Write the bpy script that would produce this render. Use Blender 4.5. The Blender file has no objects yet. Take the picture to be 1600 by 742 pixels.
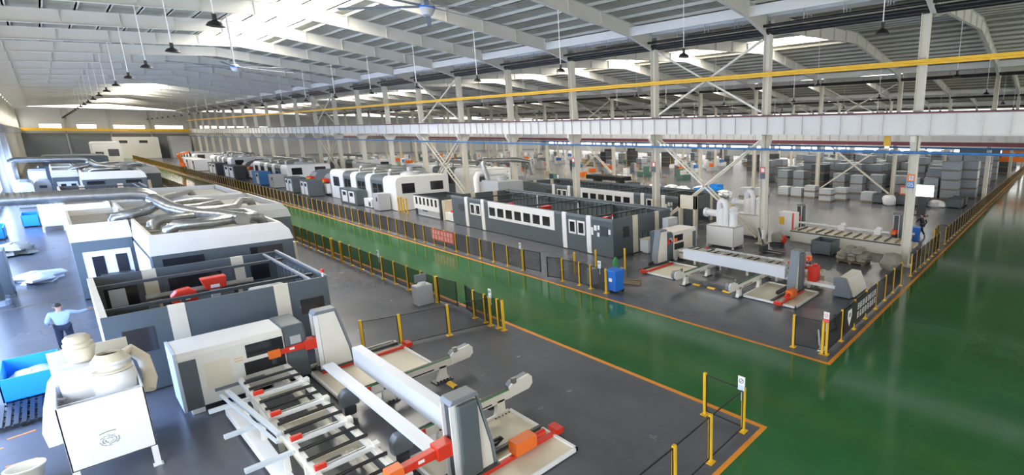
import bpy, math, random
from mathutils import Vector, Matrix
rnd = random.Random(7)
PI = math.pi
scene = bpy.context.scene
COL = scene.collection

# ------------------------------------------------------------------ camera
CH = 7.6
cam_d = bpy.data.cameras.new('camera'); cam = bpy.data.objects.new('camera', cam_d); COL.objects.link(cam)
scene.camera = cam
yaw, pitch, roll = math.radians(36.53), math.radians(11.28), math.radians(0.26)
FPX, CX, CY = 748.08, 1090.3, 360.72
Fv = Vector((math.cos(yaw)*math.cos(pitch), math.sin(yaw)*math.cos(pitch), -math.sin(pitch)))
r0 = Vector((math.sin(yaw), -math.cos(yaw), 0)); u0 = r0.cross(Fv)
Rv = r0*math.cos(roll) + u0*math.sin(roll); Uv = -r0*math.sin(roll) + u0*math.cos(roll)
mw = Matrix(((Rv.x, Uv.x, -Fv.x, 0), (Rv.y, Uv.y, -Fv.y, 0), (Rv.z, Uv.z, -Fv.z, CH), (0, 0, 0, 1)))
cam.matrix_world = mw
cam_d.sensor_fit = 'HORIZONTAL'; cam_d.sensor_width = 36
cam_d.lens = FPX/1600*36
cam_d.shift_x = (800-CX)/1600; cam_d.shift_y = (CY-371)/1600
cam_d.clip_start = 0.1; cam_d.clip_end = 1500

# ------------------------------------------------------------------ view, world, light strengths
scene.view_settings.view_transform = 'Standard'; scene.view_settings.look = 'None'
scene.view_settings.gamma = 1; scene.view_settings.use_curve_mapping = False
scene.view_settings.exposure = 0.0
W = bpy.data.worlds.new('sky'); scene.world = W; W.use_nodes = True
bg = W.node_tree.nodes['Background']; bg.inputs[0].default_value = (1.0, 0.97, 0.93, 1); bg.inputs[1].default_value = 2.2
SKYLIGHT = 14.5       # roof light panels
WINDOW = 8.0          # high wall windows
WINDOW_FILL_BLUE = 19.0     # unseen low glazing, added to light the left floor blue
WINDOW_RIGHT = 7.0    # glazing of the far right wall
scene.cycles.max_bounces = 6; scene.cycles.diffuse_bounces = 4; scene.cycles.glossy_bounces = 3
scene.cycles.transparent_max_bounces = 24
scene.cycles.sample_clamp_indirect = 6

# ------------------------------------------------------------------ materials
MATS = {}
def mat(name, col, rough=0.55, metal=0.0, noise=0.0, nscale=3.0, emit=0.0, alpha=1.0, spec=0.5, bump=0.0, coat=0.0):
    m = bpy.data.materials.new(name); m.use_nodes = True; nt = m.node_tree; b = nt.nodes['Principled BSDF']
    c = (col[0], col[1], col[2], 1)
    b.inputs['Base Color'].default_value = c; b.inputs['Roughness'].default_value = rough
    b.inputs['Metallic'].default_value = metal; b.inputs['Specular IOR Level'].default_value = spec
    if coat: b.inputs['Coat Weight'].default_value = coat; b.inputs['Coat Roughness'].default_value = 0.15
    if noise:
        tc = nt.nodes.new('ShaderNodeTexCoord'); n = nt.nodes.new('ShaderNodeTexNoise'); n.inputs['Scale'].default_value = nscale
        n.inputs['Detail'].default_value = 5; nt.links.new(tc.outputs['Object'], n.inputs['Vector'])
        r = nt.nodes.new('ShaderNodeMix'); r.data_type = 'RGBA'
        r.inputs['A'].default_value = tuple(x*(1-noise) for x in c[:3])+(1,); r.inputs['B'].default_value = tuple(min(1, x*(1+noise)) for x in c[:3])+(1,)
        nt.links.new(n.outputs['Fac'], r.inputs['Factor']); nt.links.new(r.outputs['Result'], b.inputs['Base Color'])
        if bump:
            bp = nt.nodes.new('ShaderNodeBump'); bp.inputs['Strength'].default_value = bump
            nt.links.new(n.outputs['Fac'], bp.inputs['Height']); nt.links.new(bp.outputs['Normal'], b.inputs['Normal'])
    if emit:
        b.inputs['Emission Color'].default_value = c; b.inputs['Emission Strength'].default_value = emit
    if alpha < 1: b.inputs['Alpha'].default_value = alpha
    MATS[name] = m; return m
mat('white', (0.72, 0.70, 0.64), 0.42, noise=0.05)
mat('cream', (0.70, 0.64, 0.50), 0.5, noise=0.05)
mat('bright_white', (0.78, 0.78, 0.78), 0.38)
mat('blue_grey', (0.088, 0.110, 0.122), 0.42, noise=0.08)
mat('dark_grey', (0.05, 0.057, 0.065), 0.45, noise=0.1)
mat('mid_grey', (0.17, 0.195, 0.22), 0.45)
mat('light_grey', (0.42, 0.44, 0.46), 0.45)
mat('pale_blue', (0.52, 0.60, 0.70), 0.4)
mat('black', (0.012, 0.012, 0.014), 0.4)
mat('glass_dark', (0.02, 0.02, 0.025), 0.12, spec=0.8)
mat('red', (0.62, 0.035, 0.015), 0.38, noise=0.06)
mat('orange', (0.80, 0.16, 0.02), 0.4)
mat('yellow', (0.72, 0.43, 0.02), 0.45, noise=0.1)
mat('crane_yellow', (0.85, 0.50, 0.03), 0.5)
mat('blue', (0.02, 0.16, 0.62), 0.4)
mat('bright_blue', (0.02, 0.30, 0.85), 0.4)
mat('pipe_blue', (0.05, 0.20, 0.50), 0.45)
mat('maroon', (0.19, 0.045, 0.055), 0.5)
mat('green', (0.03, 0.22, 0.06), 0.5)
mat('steel_paint', (0.75, 0.71, 0.62), 0.5, noise=0.06, nscale=1.5)
mat('girder_white', (0.72, 0.71, 0.68), 0.5, noise=0.04)
mat('rafter', (0.66, 0.65, 0.60), 0.5, noise=0.07, nscale=0.7)
mat('galv', (0.38, 0.385, 0.375), 0.30, 0.85, noise=0.35, nscale=4)
mat('profile', (0.60, 0.66, 0.72), 0.35, 0.3)
mat('beam_white', (0.62, 0.65, 0.71), 0.35)
mat('sack', (0.27, 0.26, 0.22), 0.85, noise=0.3, nscale=9, bump=0.3)
mat('wood', (0.23, 0.17, 0.11), 0.7, noise=0.25, nscale=8)
mat('wrap', (0.26, 0.295, 0.33), 0.3, noise=0.4, nscale=5, bump=0.25)
mat('wrap_mid', (0.36, 0.40, 0.44), 0.3, noise=0.35, nscale=4, bump=0.25)
mat('machine_green', (0.10, 0.20, 0.17), 0.5)
mat('wrap_pale', (0.42, 0.45, 0.48), 0.35, noise=0.25, nscale=5, bump=0.2)
mat('wrap_dark', (0.055, 0.065, 0.075), 0.5, noise=0.3, nscale=5)
mat('card', (0.40, 0.30, 0.17), 0.8, noise=0.15)
mat('plastic_film', (0.72, 0.74, 0.76), 0.4, noise=0.2, nscale=7, bump=0.4)
mat('screen', (0.9, 0.97, 1.0), 0.5, emit=2.2)
mat('roof_grey', (0.22, 0.215, 0.19), 0.5, noise=0.1); mat('purlin', (0.52, 0.51, 0.45), 0.5)
mat('skin', (0.45, 0.26, 0.17), 0.5); mat('hair', (0.02, 0.016, 0.013), 0.6)
mat('shirt', (0.36, 0.46, 0.62), 0.8, noise=0.08, nscale=12); mat('navy', (0.015, 0.022, 0.045), 0.8)
mat('lamp_red', (0.8, 0.03, 0.02), 0.3)
mat('skylight', (1.0, 0.95, 0.86), 0.5, emit=SKYLIGHT)
mat('window', (1.0, 0.95, 0.86), 0.5, emit=WINDOW)
mat('window_left', (0.42, 0.60, 1.0), 0.5, emit=WINDOW_FILL_BLUE)
mat('window_fill_near', (0.80, 0.89, 1.0), 0.5, emit=10.0)  # near end of the added low glazing, tuned to brighten the dust collector
mat('window_right', (1.0, 0.99, 0.97), 0.5, emit=WINDOW_RIGHT)
mat('wall_grey', (0.52, 0.54, 0.55), 0.6, noise=0.04, nscale=0.4)
mat('wall_low', (0.22, 0.25, 0.28), 0.6)
mat('tarp_orange', (0.85, 0.22, 0.03), 0.6)
mat('sign_red', (0.75, 0.10, 0.08), 0.5)

def mesh_screen():           # woven safety mesh: most of it is holes
    m = bpy.data.materials.new('mesh_screen'); m.use_nodes = True; nt = m.node_tree; nt.nodes.clear()
    o = nt.nodes.new('ShaderNodeOutputMaterial'); mx = nt.nodes.new('ShaderNodeMixShader'); mx.inputs[0].default_value = 0.42; lw = nt.nodes.new('ShaderNodeLayerWeight'); lw.inputs[0].default_value = 0.5; mr = nt.nodes.new('ShaderNodeMapRange'); mr.inputs['From Max'].default_value = 0.9; mr.inputs['To Min'].default_value = 0.26; mr.inputs['To Max'].default_value = 0.85; nt.links.new(lw.outputs['Facing'], mr.inputs['Value']); nt.links.new(mr.outputs[0], mx.inputs[0])
    t = nt.nodes.new('ShaderNodeBsdfTransparent'); d = nt.nodes.new('ShaderNodeBsdfDiffuse'); d.inputs[0].default_value = (0.02, 0.02, 0.02, 1)
    nt.links.new(t.outputs[0], mx.inputs[1]); nt.links.new(d.outputs[0], mx.inputs[2]); nt.links.new(mx.outputs[0], o.inputs[0])
    MATS['mesh_screen'] = m
mesh_screen()
def concrete(name, c1, c2, rough, rv, sc, coat=0.0):
    m = bpy.data.materials.new(name); m.use_nodes = True; nt = m.node_tree; b = nt.nodes['Principled BSDF']
    tc = nt.nodes.new('ShaderNodeTexCoord'); mp = nt.nodes.new('ShaderNodeMapping'); mp.inputs['Scale'].default_value = (1, 0.6, 1)
    n = nt.nodes.new('ShaderNodeTexNoise'); n.inputs['Scale'].default_value = sc; n.inputs['Detail'].default_value = 8; n.inputs['Roughness'].default_value = 0.65
    n2 = nt.nodes.new('ShaderNodeTexNoise'); n2.inputs['Scale'].default_value = sc*2.2; n2.inputs['Detail'].default_value = 4
    nt.links.new(tc.outputs['Object'], mp.inputs[0]); nt.links.new(mp.outputs[0], n.inputs['Vector']); nt.links.new(tc.outputs['Object'], n2.inputs['Vector'])
    cr = nt.nodes.new('ShaderNodeValToRGB'); cr.color_ramp.elements[0].position = 0.32; cr.color_ramp.elements[1].position = 0.7
    cr.color_ramp.elements[0].color = c1+(1,); cr.color_ramp.elements[1].color = c2+(1,)
    nt.links.new(n.outputs['Fac'], cr.inputs[0]); nt.links.new(cr.outputs[0], b.inputs['Base Color'])
    mr = nt.nodes.new('ShaderNodeMapRange'); mr.inputs['To Min'].default_value = rough-rv; mr.inputs['To Max'].default_value = rough+rv
    nt.links.new(n2.outputs['Fac'], mr.inputs['Value']); nt.links.new(mr.outputs[0], b.inputs['Roughness'])
    if coat: b.inputs['Coat Weight'].default_value = coat; b.inputs['Coat Roughness'].default_value = 0.12
    MATS[name] = m
concrete('floor_concrete', (0.076, 0.081, 0.096), (0.122, 0.127, 0.144), 0.25, 0.06, 0.4)
concrete('floor_green', (0.020, 0.105, 0.028), (0.036, 0.155, 0.050), 0.12, 0.05, 0.35)
concrete('floor_orange', (0.66, 0.22, 0.012), (0.78, 0.29, 0.02), 0.40, 0.08, 2.0)
def roof_sheet():            # corrugated sheet: ribs across the bay
    m = mat('roof_sheet', (0.33, 0.32, 0.255), 0.5, 0.1, noise=0.35, nscale=0.5)
    nt = m.node_tree; b = nt.nodes['Principled BSDF']; tc = nt.nodes.new('ShaderNodeTexCoord')
    w = nt.nodes.new('ShaderNodeTexWave'); w.bands_direction = 'Y'; w.inputs['Scale'].default_value = 0.9
    bp = nt.nodes.new('ShaderNodeBump'); bp.inputs['Strength'].default_value = 0.5; bp.inputs['Distance'].default_value = 0.08
    nt.links.new(tc.outputs['Object'], w.inputs['Vector']); nt.links.new(w.outputs['Fac'], bp.inputs['Height']); nt.links.new(bp.outputs['Normal'], b.inputs['Normal'])
roof_sheet()

# ------------------------------------------------------------------ mesh builder
MAP = [1.0, 0.0, 0.0]                      # x -> s*x + tx, y -> y + ty
def mp(p): return (MAP[0]*p[0]+MAP[1], p[1]+MAP[2], p[2])
class M:
    def __init__(s): s.v = []; s.f = []
    def add(s, vs, fs):
        n = len(s.v); s.v += [tuple(v) for v in vs]; s.f += [tuple(i+n for i in f) for f in fs]; return s
    def box(s, x0, y0, z0, x1, y1, z1):
        x0, x1 = min(x0, x1), max(x0, x1); y0, y1 = min(y0, y1), max(y0, y1); z0, z1 = min(z0, z1), max(z0, z1)
        return s.add([(x0,y0,z0),(x1,y0,z0),(x1,y1,z0),(x0,y1,z0),(x0,y0,z1),(x1,y0,z1),(x1,y1,z1),(x0,y1,z1)],
                     [(0,3,2,1),(4,5,6,7),(0,1,5,4),(1,2,6,5),(2,3,7,6),(3,0,4,7)])
    def prism(s, poly, ax, lo, hi):        # poly in the two other axes (x,y)/(x,z)/(y,z)
        def pt(p, t):
            return (t, p[0], p[1]) if ax == 'x' else ((p[0], t, p[1]) if ax == 'y' else (p[0], p[1], t))
        n = len(poly)
        return s.add([pt(p, lo) for p in poly]+[pt(p, hi) for p in poly],
                     [tuple(range(n))[::-1], tuple(range(n, 2*n))]+[(i, (i+1) % n, n+(i+1) % n, n+i) for i in range(n)])
    def bar(s, p, q, w, h=None):           # rectangular bar between two points
        h = h or w; p = Vector(p); q = Vector(q); d = (q-p).normalized()
        up = Vector((0, 0, 1)) if abs(d.z) < 0.95 else Vector((1, 0, 0))
        a = d.cross(up).normalized()*w/2; b = a.cross(d).normalized()*h/2
        return s.add([p-a-b, p+a-b, p+a+b, p-a+b, q-a-b, q+a-b, q+a+b, q-a+b], [(0,3,2,1),(4,5,6,7),(0,1,5,4),(1,2,6,5),(2,3,7,6),(3,0,4,7)])
    def cyl(s, p, q, r, r2=None, n=14, cap=True):
        r2 = r if r2 is None else r2; p = Vector(p); q = Vector(q); d = (q-p).normalized()
        up = Vector((0, 0, 1)) if abs(d.z) < 0.95 else Vector((1, 0, 0))
        a = d.cross(up).normalized(); b = a.cross(d).normalized()
        c = [(math.cos(2*PI*i/n), math.sin(2*PI*i/n)) for i in range(n)]
        fs = [(i, (i+1) % n, n+(i+1) % n, n+i) for i in range(n)]
        if cap: fs += [tuple(range(n))[::-1], tuple(range(n, 2*n))]
        return s.add([p+a*x*r+b*y*r for x, y in c]+[q+a*x*r2+b*y*r2 for x, y in c], fs)
    def tube(s, pts, r, n=10):
        pts = [Vector(p) for p in pts]
        prev = None; rings = []
        for i, p in enumerate(pts):
            d = ((pts[min(i+1, len(pts)-1)]-p).normalized()+(p-pts[max(i-1, 0)]).normalized()).normalized()
            if prev is None:
                up = Vector((0, 0, 1)) if abs(d.z) < 0.9 else Vector((1, 0, 0)); a = d.cross(up).normalized()
            else: a = (prev-d*prev.dot(d)).normalized()
            prev = a; b = d.cross(a)
            rr = r[i] if isinstance(r, (list, tuple)) else r
            rings.append([p+(a*math.cos(2*PI*k/n)+b*math.sin(2*PI*k/n))*rr for k in range(n)])
        vs = [v for R in rings for v in R]; fs = []
        for i in range(len(pts)-1):
            for k in range(n): fs.append((i*n+k, i*n+(k+1) % n, (i+1)*n+(k+1) % n, (i+1)*n+k))
        fs += [tuple(range(n))[::-1], tuple(range((len(pts)-1)*n, len(pts)*n))]
        return s.add(vs, fs)
    def duct(s, pts, r, n=14, sp=.45):     # tube with seam rings
        s.tube(pts, r, n); P = [Vector(p) for p in pts]
        for a, b in zip(P[:-1], P[1:]):
            L = (b-a).length; d = (b-a)/L; k = max(1, int(L/sp))
            for i in range(k):
                c = a+d*(L*(i+.5)/k); s.cyl(c-d*.018, c+d*.018, r+.014, n=n, cap=False)
        return s
    def lathe(s, c, prof, n=20):           # prof: (r, z) pairs
        vs = [(c[0]+r*math.cos(2*PI*k/n), c[1]+r*math.sin(2*PI*k/n), c[2]+z) for r, z in prof for k in range(n)]; fs = []
        for i in range(len(prof)-1):
            for k in range(n): fs.append((i*n+k, i*n+(k+1) % n, (i+1)*n+(k+1) % n, (i+1)*n+k))
        fs += [tuple(range(n))[::-1], tuple(range((len(prof)-1)*n, len(prof)*n))]
        return s.add(vs, fs)
    def lump(s, c, r, amp=0.12, nu=14, nv=9, seed=0, flat=0.6):
        g = random.Random(seed); ph = [g.uniform(0, 6.28) for _ in range(6)]; vs = []
        for j in range(nv+1):
            t = PI*j/nv
            for i in range(nu):
                a = 2*PI*i/nu
                k = 1+amp*(math.sin(3*a+ph[0])*math.sin(2*t+ph[1])+0.6*math.sin(5*a+ph[2]+3*t)+0.4*math.sin(7*t+ph[3]))
                sx = math.copysign(abs(math.sin(t))**flat, math.sin(t))
                vs.append((c[0]+r[0]*k*sx*math.cos(a), c[1]+r[1]*k*sx*math.sin(a), c[2]+r[2]*math.copysign(abs(math.cos(t))**flat, math.cos(t))*(1+amp*0.3*math.sin(4*a+ph[4]))))
        fs = [(j*nu+i, j*nu+(i+1) % nu, (j+1)*nu+(i+1) % nu, (j+1)*nu+i) for j in range(nv) for i in range(nu)]
        return s.add(vs, fs)
    def build(s, name, m, parent=None, bevel=0.0, smooth=False, label=None, kind=None, raw=False, org=None):
        o0 = Vector(org) if org is not None else (Vector(parent['_o']) if parent is not None and '_o' in parent else Vector((0, 0, 0)))
        me = bpy.data.meshes.new(name)
        vs = [Vector(v if raw else mp(v))-o0 for v in s.v]
        fs = s.f if (raw or MAP[0] > 0) else [f[::-1] for f in s.f]
        me.from_pydata(vs, [], fs); me.materials.append(MATS[m] if isinstance(m, str) else m)
        me.update()
        if smooth:
            for p in me.polygons: p.use_smooth = True
            try: me.set_sharp_from_angle(angle=math.radians(40))
            except Exception: pass
        ob = bpy.data.objects.new(name, me); COL.objects.link(ob)
        if parent is not None:
            ob.parent = parent; ob['_o'] = tuple(o0)
        elif org is not None: ob.location = o0
        if bevel:
            b = ob.modifiers.new('bevel', 'BEVEL'); b.width = bevel; b.segments = 2; b.limit_method = 'ANGLE'
        if label: ob['label'] = label
        if kind: ob['kind'] = kind
        return ob
def tag(o, label, cat, group=None, kind=None):
    o['label'] = label; o['category'] = cat
    if group: o['group'] = group
    if kind: o['kind'] = kind
    return o
def thing(name, label, cat, loc, group=None, raw=False):
    o = bpy.data.objects.new(name, None); COL.objects.link(o)
    l = tuple(loc) if raw else mp(loc); o.location = l; o['_o'] = tuple(l)
    o.empty_display_size = 0.2
    return tag(o, label, cat, group)
def local_thing(name, label, cat, group=None):       # prototype built around the origin
    return thing(name, label, cat, (0, 0, 0), group, raw=True)
def dup(root, loc, rotz=0.0, label=None, group=None, scale=None):
    r = root.copy(); COL.objects.link(r); r.location = loc; r.rotation_euler = (0, 0, rotz)
    if label: r['label'] = label
    if group: r['group'] = group
    if scale: r.scale = scale
    for ch in list(root.children):
        c = ch.copy(); COL.objects.link(c); c.parent = r
        for g in list(ch.children):
            d = g.copy(); COL.objects.link(d); d.parent = c
    return r
def struct(o): o['kind'] = 'structure'; return o
def text_mesh(name, txt, size, m, parent, loc, rot, label=None):
    cu = bpy.data.curves.new(name, 'FONT'); cu.body = txt; cu.size = size; cu.extrude = 0.004; cu.align_x = 'CENTER'; cu.align_y = 'CENTER'
    t = bpy.data.objects.new(name, cu); COL.objects.link(t)
    dg = bpy.context.evaluated_depsgraph_get(); me = bpy.data.meshes.new_from_object(t.evaluated_get(dg))
    bpy.data.objects.remove(t)
    me.materials.clear(); me.materials.append(MATS[m])
    o = bpy.data.objects.new(name, me); COL.objects.link(o); o.parent = parent
    o.location = Vector(loc)-(Vector(parent['_o']) if '_o' in parent else Vector((0, 0, 0))); o.rotation_euler = rot
    return o
def glyph(mb, x, z, w, h, plane, c, g):     # brush-stroke block character
    for k in range(3):
        zz = z+h*(0.12+0.36*k); mb_box(mb, plane, c, x+g.uniform(0, .15)*w, zz, x+w*(1-g.uniform(0, .2)), zz+h*0.13)
    xx = x+w*g.choice([.2, .45, .6]); mb_box(mb, plane, c, xx, z, xx+w*0.14, z+h)
    xx = x+w*g.choice([.05, .8]); mb_box(mb, plane, c, xx, z, xx+w*0.12, z+h*g.choice([.6, 1]))
def mb_box(mb, plane, c, a0, z0, a1, z1):
    if plane == 'y': mb.box(a0, c-.006, z0, a1, c, z1)
    else: mb.box(c-.006, a0, z0, c, a1, z1)

# ------------------------------------------------------------------ building
YK = [6.2+10.1*k for k in range(-3, 23)]
Y0, Y1 = -25.0, 229.0
XR = [-3.5, 29.8, 63.5, 97.2, 130.9, 164.6]          # column rows
EAVE, RIDGE = 14.45, 16.05                            # underside of the rafters
def slab(x0, y0, x1, y1, z=0.0): return [(x0, y0, z), (x1, y0, z), (x1, y1, z), (x0, y1, z)]
# floor: one slab with painted areas
fm = bpy.data.meshes.new('floor'); V = []; Fc = []; mi = []
def fr(x0, y0, x1, y1, k):
    n = len(V); V.extend(slab(x0, y0, x1, y1)); Fc.append((n, n+1, n+2, n+3)); mi.append(k)
LW = 0.14
fr(-3.5, Y0, 164.6, 5.32, 1)
fr(-3.5, 5.32, 10.34, 5.32+LW, 2); fr(10.34, 5.32, 14.72, 5.32+LW, 1); fr(14.72, 5.32, 164.6, 5.32+LW, 2)
fr(-3.5, 5.46, 10.20, Y1, 0); fr(10.20, 5.46, 10.34, Y1, 2); fr(10.34, 5.46, 14.72, Y1, 1); fr(14.72, 5.46, 14.86, Y1, 2)
fr(14.86, 5.46, 164.6, Y1, 0)
fm.from_pydata(V, [], Fc)
for k in ('floor_concrete', 'floor_green', 'floor_orange'): fm.materials.append(MATS[k])
for p, k in zip(fm.polygons, mi): p.material_index = k
fo = bpy.data.objects.new('floor', fm); COL.objects.link(fo); struct(fo)
fo['label'] = 'dark concrete factory floor with glossy green walkways edged in orange'

# walls
def wall_with_strip(name, ax, c, a0, a1, z0, z1, strips, m='wall_grey', th=0.2):
    mb = M(); segs = sorted(strips); z = z0                 # horizontal strips left open for glazing
    def bx(aa, za, ab, zb):
        if ab-aa < 1e-3 or zb-za < 1e-3: return
        if ax == 'x': mb.box(c-th if c < 50 else c, aa, za, c if c < 50 else c+th, ab, zb)
        else: mb.box(aa, c, za, ab, c+th, zb)
    for (s0, s1, wins) in segs:
        bx(a0, z, a1, s0); a = a0
        for w0, w1 in wins: bx(a, s0, w0, s1); a = w1
        bx(a, s0, a1, s1); z = s1
    bx(a0, z, a1, z1)
    return struct(mb.build(name, m))
hi_wins = [(y+0.6, y+9.4) for y in YK[:-1]]
lo_fill_wins = [(y+1.0, y+9.0) for y in YK[:-1] if y < 120]  # out of view, added as fill light from the left
wall_with_strip('wall_left', 'x', -3.5, Y0, Y1, 0, 14.6, [(1.2, 4.6, lo_fill_wins), (9.0, 10.8, hi_wins)])
far_w = [(0.3, 4.0), (6.8, 10.3), (13.6, 19.8), (22, 28), (32, 44), (47, 60), (66, 94), (100, 128), (134, 160)]
wall_with_strip('wall_far', 'y', 229.0, -3.5, 164.8, 0, 14.6, [(8.9, 9.9, far_w)])
r_w = [(y+0.8, y+8.4+(k*7 % 3)*.5) for k, y in enumerate(YK[:-1])]
wall_with_strip('wall_right', 'x', 164.6, Y0, Y1, 0, 14.6, [(2.5, 3.7, r_w), (6.9, 7.5, r_w)])
nwin = 0
def window(mb, m):
    global nwin; nwin += 1
    return struct(mb.build('window_%d' % nwin, m))
for a, b in hi_wins: window(M().box(-3.62, a, 9.0, -3.58, b, 10.8), 'window')
for a, b in lo_fill_wins: window(M().box(-3.62, a, 1.2, -3.58, b, 4.6), 'window_left' if a > 9 else 'window_fill_near')  # added glowing panes, unseen, lighting the left floor and collector
for a, b in far_w: window(M().box(a, 229.08, 8.9, b, 229.12, 9.9), 'window')
for a, b in r_w: window(M().box(164.68, a, 2.5, 164.72, b, 3.7), 'window_right'); window(M().box(164.68, a, 6.9, 164.72, b, 7.5), 'window_right')
struct(M().box(-3.4, 228.9, 0, 29, 229, 7.4).build('trim_1', 'wall_low'))
for i, x in enumerate((4.6, 12.8, 20.9)): struct(M().box(x-.15, 228.5, 0, x+.15, 228.9, 14.3).build('trim_%d' % (i+2), 'light_grey'))
d1 = struct(M().box(5.2, 228.7, 0, 11.6, 228.85, 5.8).build('door_1', 'mid_grey'))

# roofs, bay by bay
ORD = ['', 'first', 'second', 'third', 'fourth', 'fifth', 'sixth', 'seventh', 'eighth', 'ninth', 'tenth', 'eleventh', 'twelfth', 'thirteenth', 'fourteenth', 'fifteenth', 'sixteenth', 'seventeenth', 'eighteenth', 'nineteenth', 'twentieth', 'twenty-first', 'twenty-second', 'twenty-third', 'twenty-fourth', 'twenty-fifth', 'twenty-sixth', 'twenty-seventh', 'twenty-eighth']
def roof_z(x, xa, xb, dz=0.0):
    xm = (xa+xb)/2; t = 1-abs(x-xm)/((xb-xa)/2); return EAVE+(RIDGE-EAVE)*t+dz
SKY = {0: [(24, 73), (128, 172), (192, 216)]}
for b in range(5):
    xa, xb = XR[b], XR[b+1]; xm = (xa+xb)/2
    hole = SKY.get(b, [(19, 84), (104, 150), (172, 212)]); hw = 2.3
    RT = 1.25                                              # sheet height above the rafter underside
    mb = M()
    def quad(x0, x1, y0, y1):
        z0 = roof_z(x0, xa, xb, RT); z1 = roof_z(x1, xa, xb, RT)
        mb.add([(x0, y0, z0), (x1, y0, z1), (x1, y1, z1), (x0, y1, z0), (x0, y0, z0+.12), (x1, y0, z1+.12), (x1, y1, z1+.12), (x0, y1, z0+.12)],
               [(0,3,2,1),(4,5,6,7),(0,1,5,4),(1,2,6,5),(2,3,7,6),(3,0,4,7)])
    quad(xa, xm-hw, Y0, Y1); quad(xm+hw, xb, Y0, Y1)
    y = Y0
    for h0, h1 in hole: quad(xm-hw, xm, y, h0); quad(xm, xm+hw, y, h0); y = h1
    quad(xm-hw, xm, y, Y1); quad(xm, xm+hw, y, Y1)
    struct(mb.build('ceiling', 'roof_sheet'))
    pb = M(); n = 22 if b < 2 else 14
    for i in range(n+1):
        x = xa+0.4+(xb-xa-0.8)*i/n; z = roof_z(x, xa, xb, RT)
        pb.box(x-.04, Y0, z-.24, x+.04, Y1, z-.01); pb.box(x-.04, Y0, z-.24, x+.12, Y1, z-.22)
    po = struct(pb.build('ceiling', 'purlin'))
    for h0, h1 in hole:
        g = M()
        for x0, x1 in ((xm-hw, xm), (xm, xm+hw)):
            z0 = roof_z(x0, xa, xb, RT+.06); z1 = roof_z(x1, xa, xb, RT+.06)
            g.add([(x0, h0, z0), (x1, h0, z1), (x1, h1, z1), (x0, h1, z0)], [(0, 1, 2, 3)])
        window(g, 'skylight')
    # rafters
    rb = M()
    def rafter_poly(dz0, dz1, dh=0.0):
        return None
    yr = 0.0; h = 0.95
    L = [xa+.35, xm, xb-.35]
    web = [(L[0], roof_z(L[0], xa, xb)-.45), (L[0]+2.6, roof_z(L[0]+2.6, xa, xb)), (xm, roof_z(xm, xa, xb)), (L[2]-2.6, roof_z(L[2]-2.6, xa, xb)), (L[2], roof_z(L[2], xa, xb)-.45)]
    top = [(p[0], roof_z(p[0], xa, xb, h)) for p in web]
    rb.prism(web+top[::-1], 'y', -.012, .012)
    for i in range(4):
        p, q = web[i], web[i+1]; rb.add([(p[0], -.14, p[1]), (q[0], -.14, q[1]), (q[0], .14, q[1]), (p[0], .14, p[1]), (p[0], -.14, p[1]+.03), (q[0], -.14, q[1]+.03), (q[0], .14, q[1]+.03), (p[0], .14, p[1]+.03)],
            [(0,3,2,1),(4,5,6,7),(0,1,5,4),(1,2,6,5),(2,3,7,6),(3,0,4,7)])
        p, q = top[i], top[i+1]; rb.add([(p[0], -.14, p[1]-.03), (q[0], -.14, q[1]-.03), (q[0], .14, q[1]-.03), (p[0], .14, p[1]-.03), (p[0], -.14, p[1]), (q[0], -.14, q[1]), (q[0], .14, q[1]), (p[0], .14, p[1])],
            [(0,3,2,1),(4,5,6,7),(0,1,5,4),(1,2,6,5),(2,3,7,6),(3,0,4,7)])
    for i in range(1, 12):                                 # stiffeners on the web
        x = xa+(xb-xa)*i/12; z = roof_z(x, xa, xb); rb.box(x-.015, -.13, z, x+.015, .13, z+h)
    for i in range(1, 16):                                 # fly braces up to the purlins
        x = xa+(xb-xa)*i/16; z = roof_z(x, xa, xb); rb.bar((x, .1, z+.05), (x, .8, z+1.05), .05)
    lab = ['tapered cream steel rafter across the nearest roof bay', 'tapered cream rafter across the second roof bay', 'tapered rafter across the third roof bay', 'tapered rafter across the fourth roof bay', 'tapered rafter across the farthest roof bay'][b]
    first = None
    rn = 0
    for y in YK:
        if (b > 2 and y > 130) or y < 0: continue
        rn += 1; lab2 = '%s rafter from the camera, %s' % (ORD[rn], lab)
        if first is None:
            first = rb.build('roof_rafter', 'rafter', org=(0, 0, 0)); first.location = (0, y, 0); tag(first, lab2, 'roof rafter', 'rafters of roof bay %s' % ['one', 'two', 'three', 'four', 'five'][b])
        else:
            c = first.copy(); COL.objects.link(c); c.location = (0, y, 0); c['label'] = lab2

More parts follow.
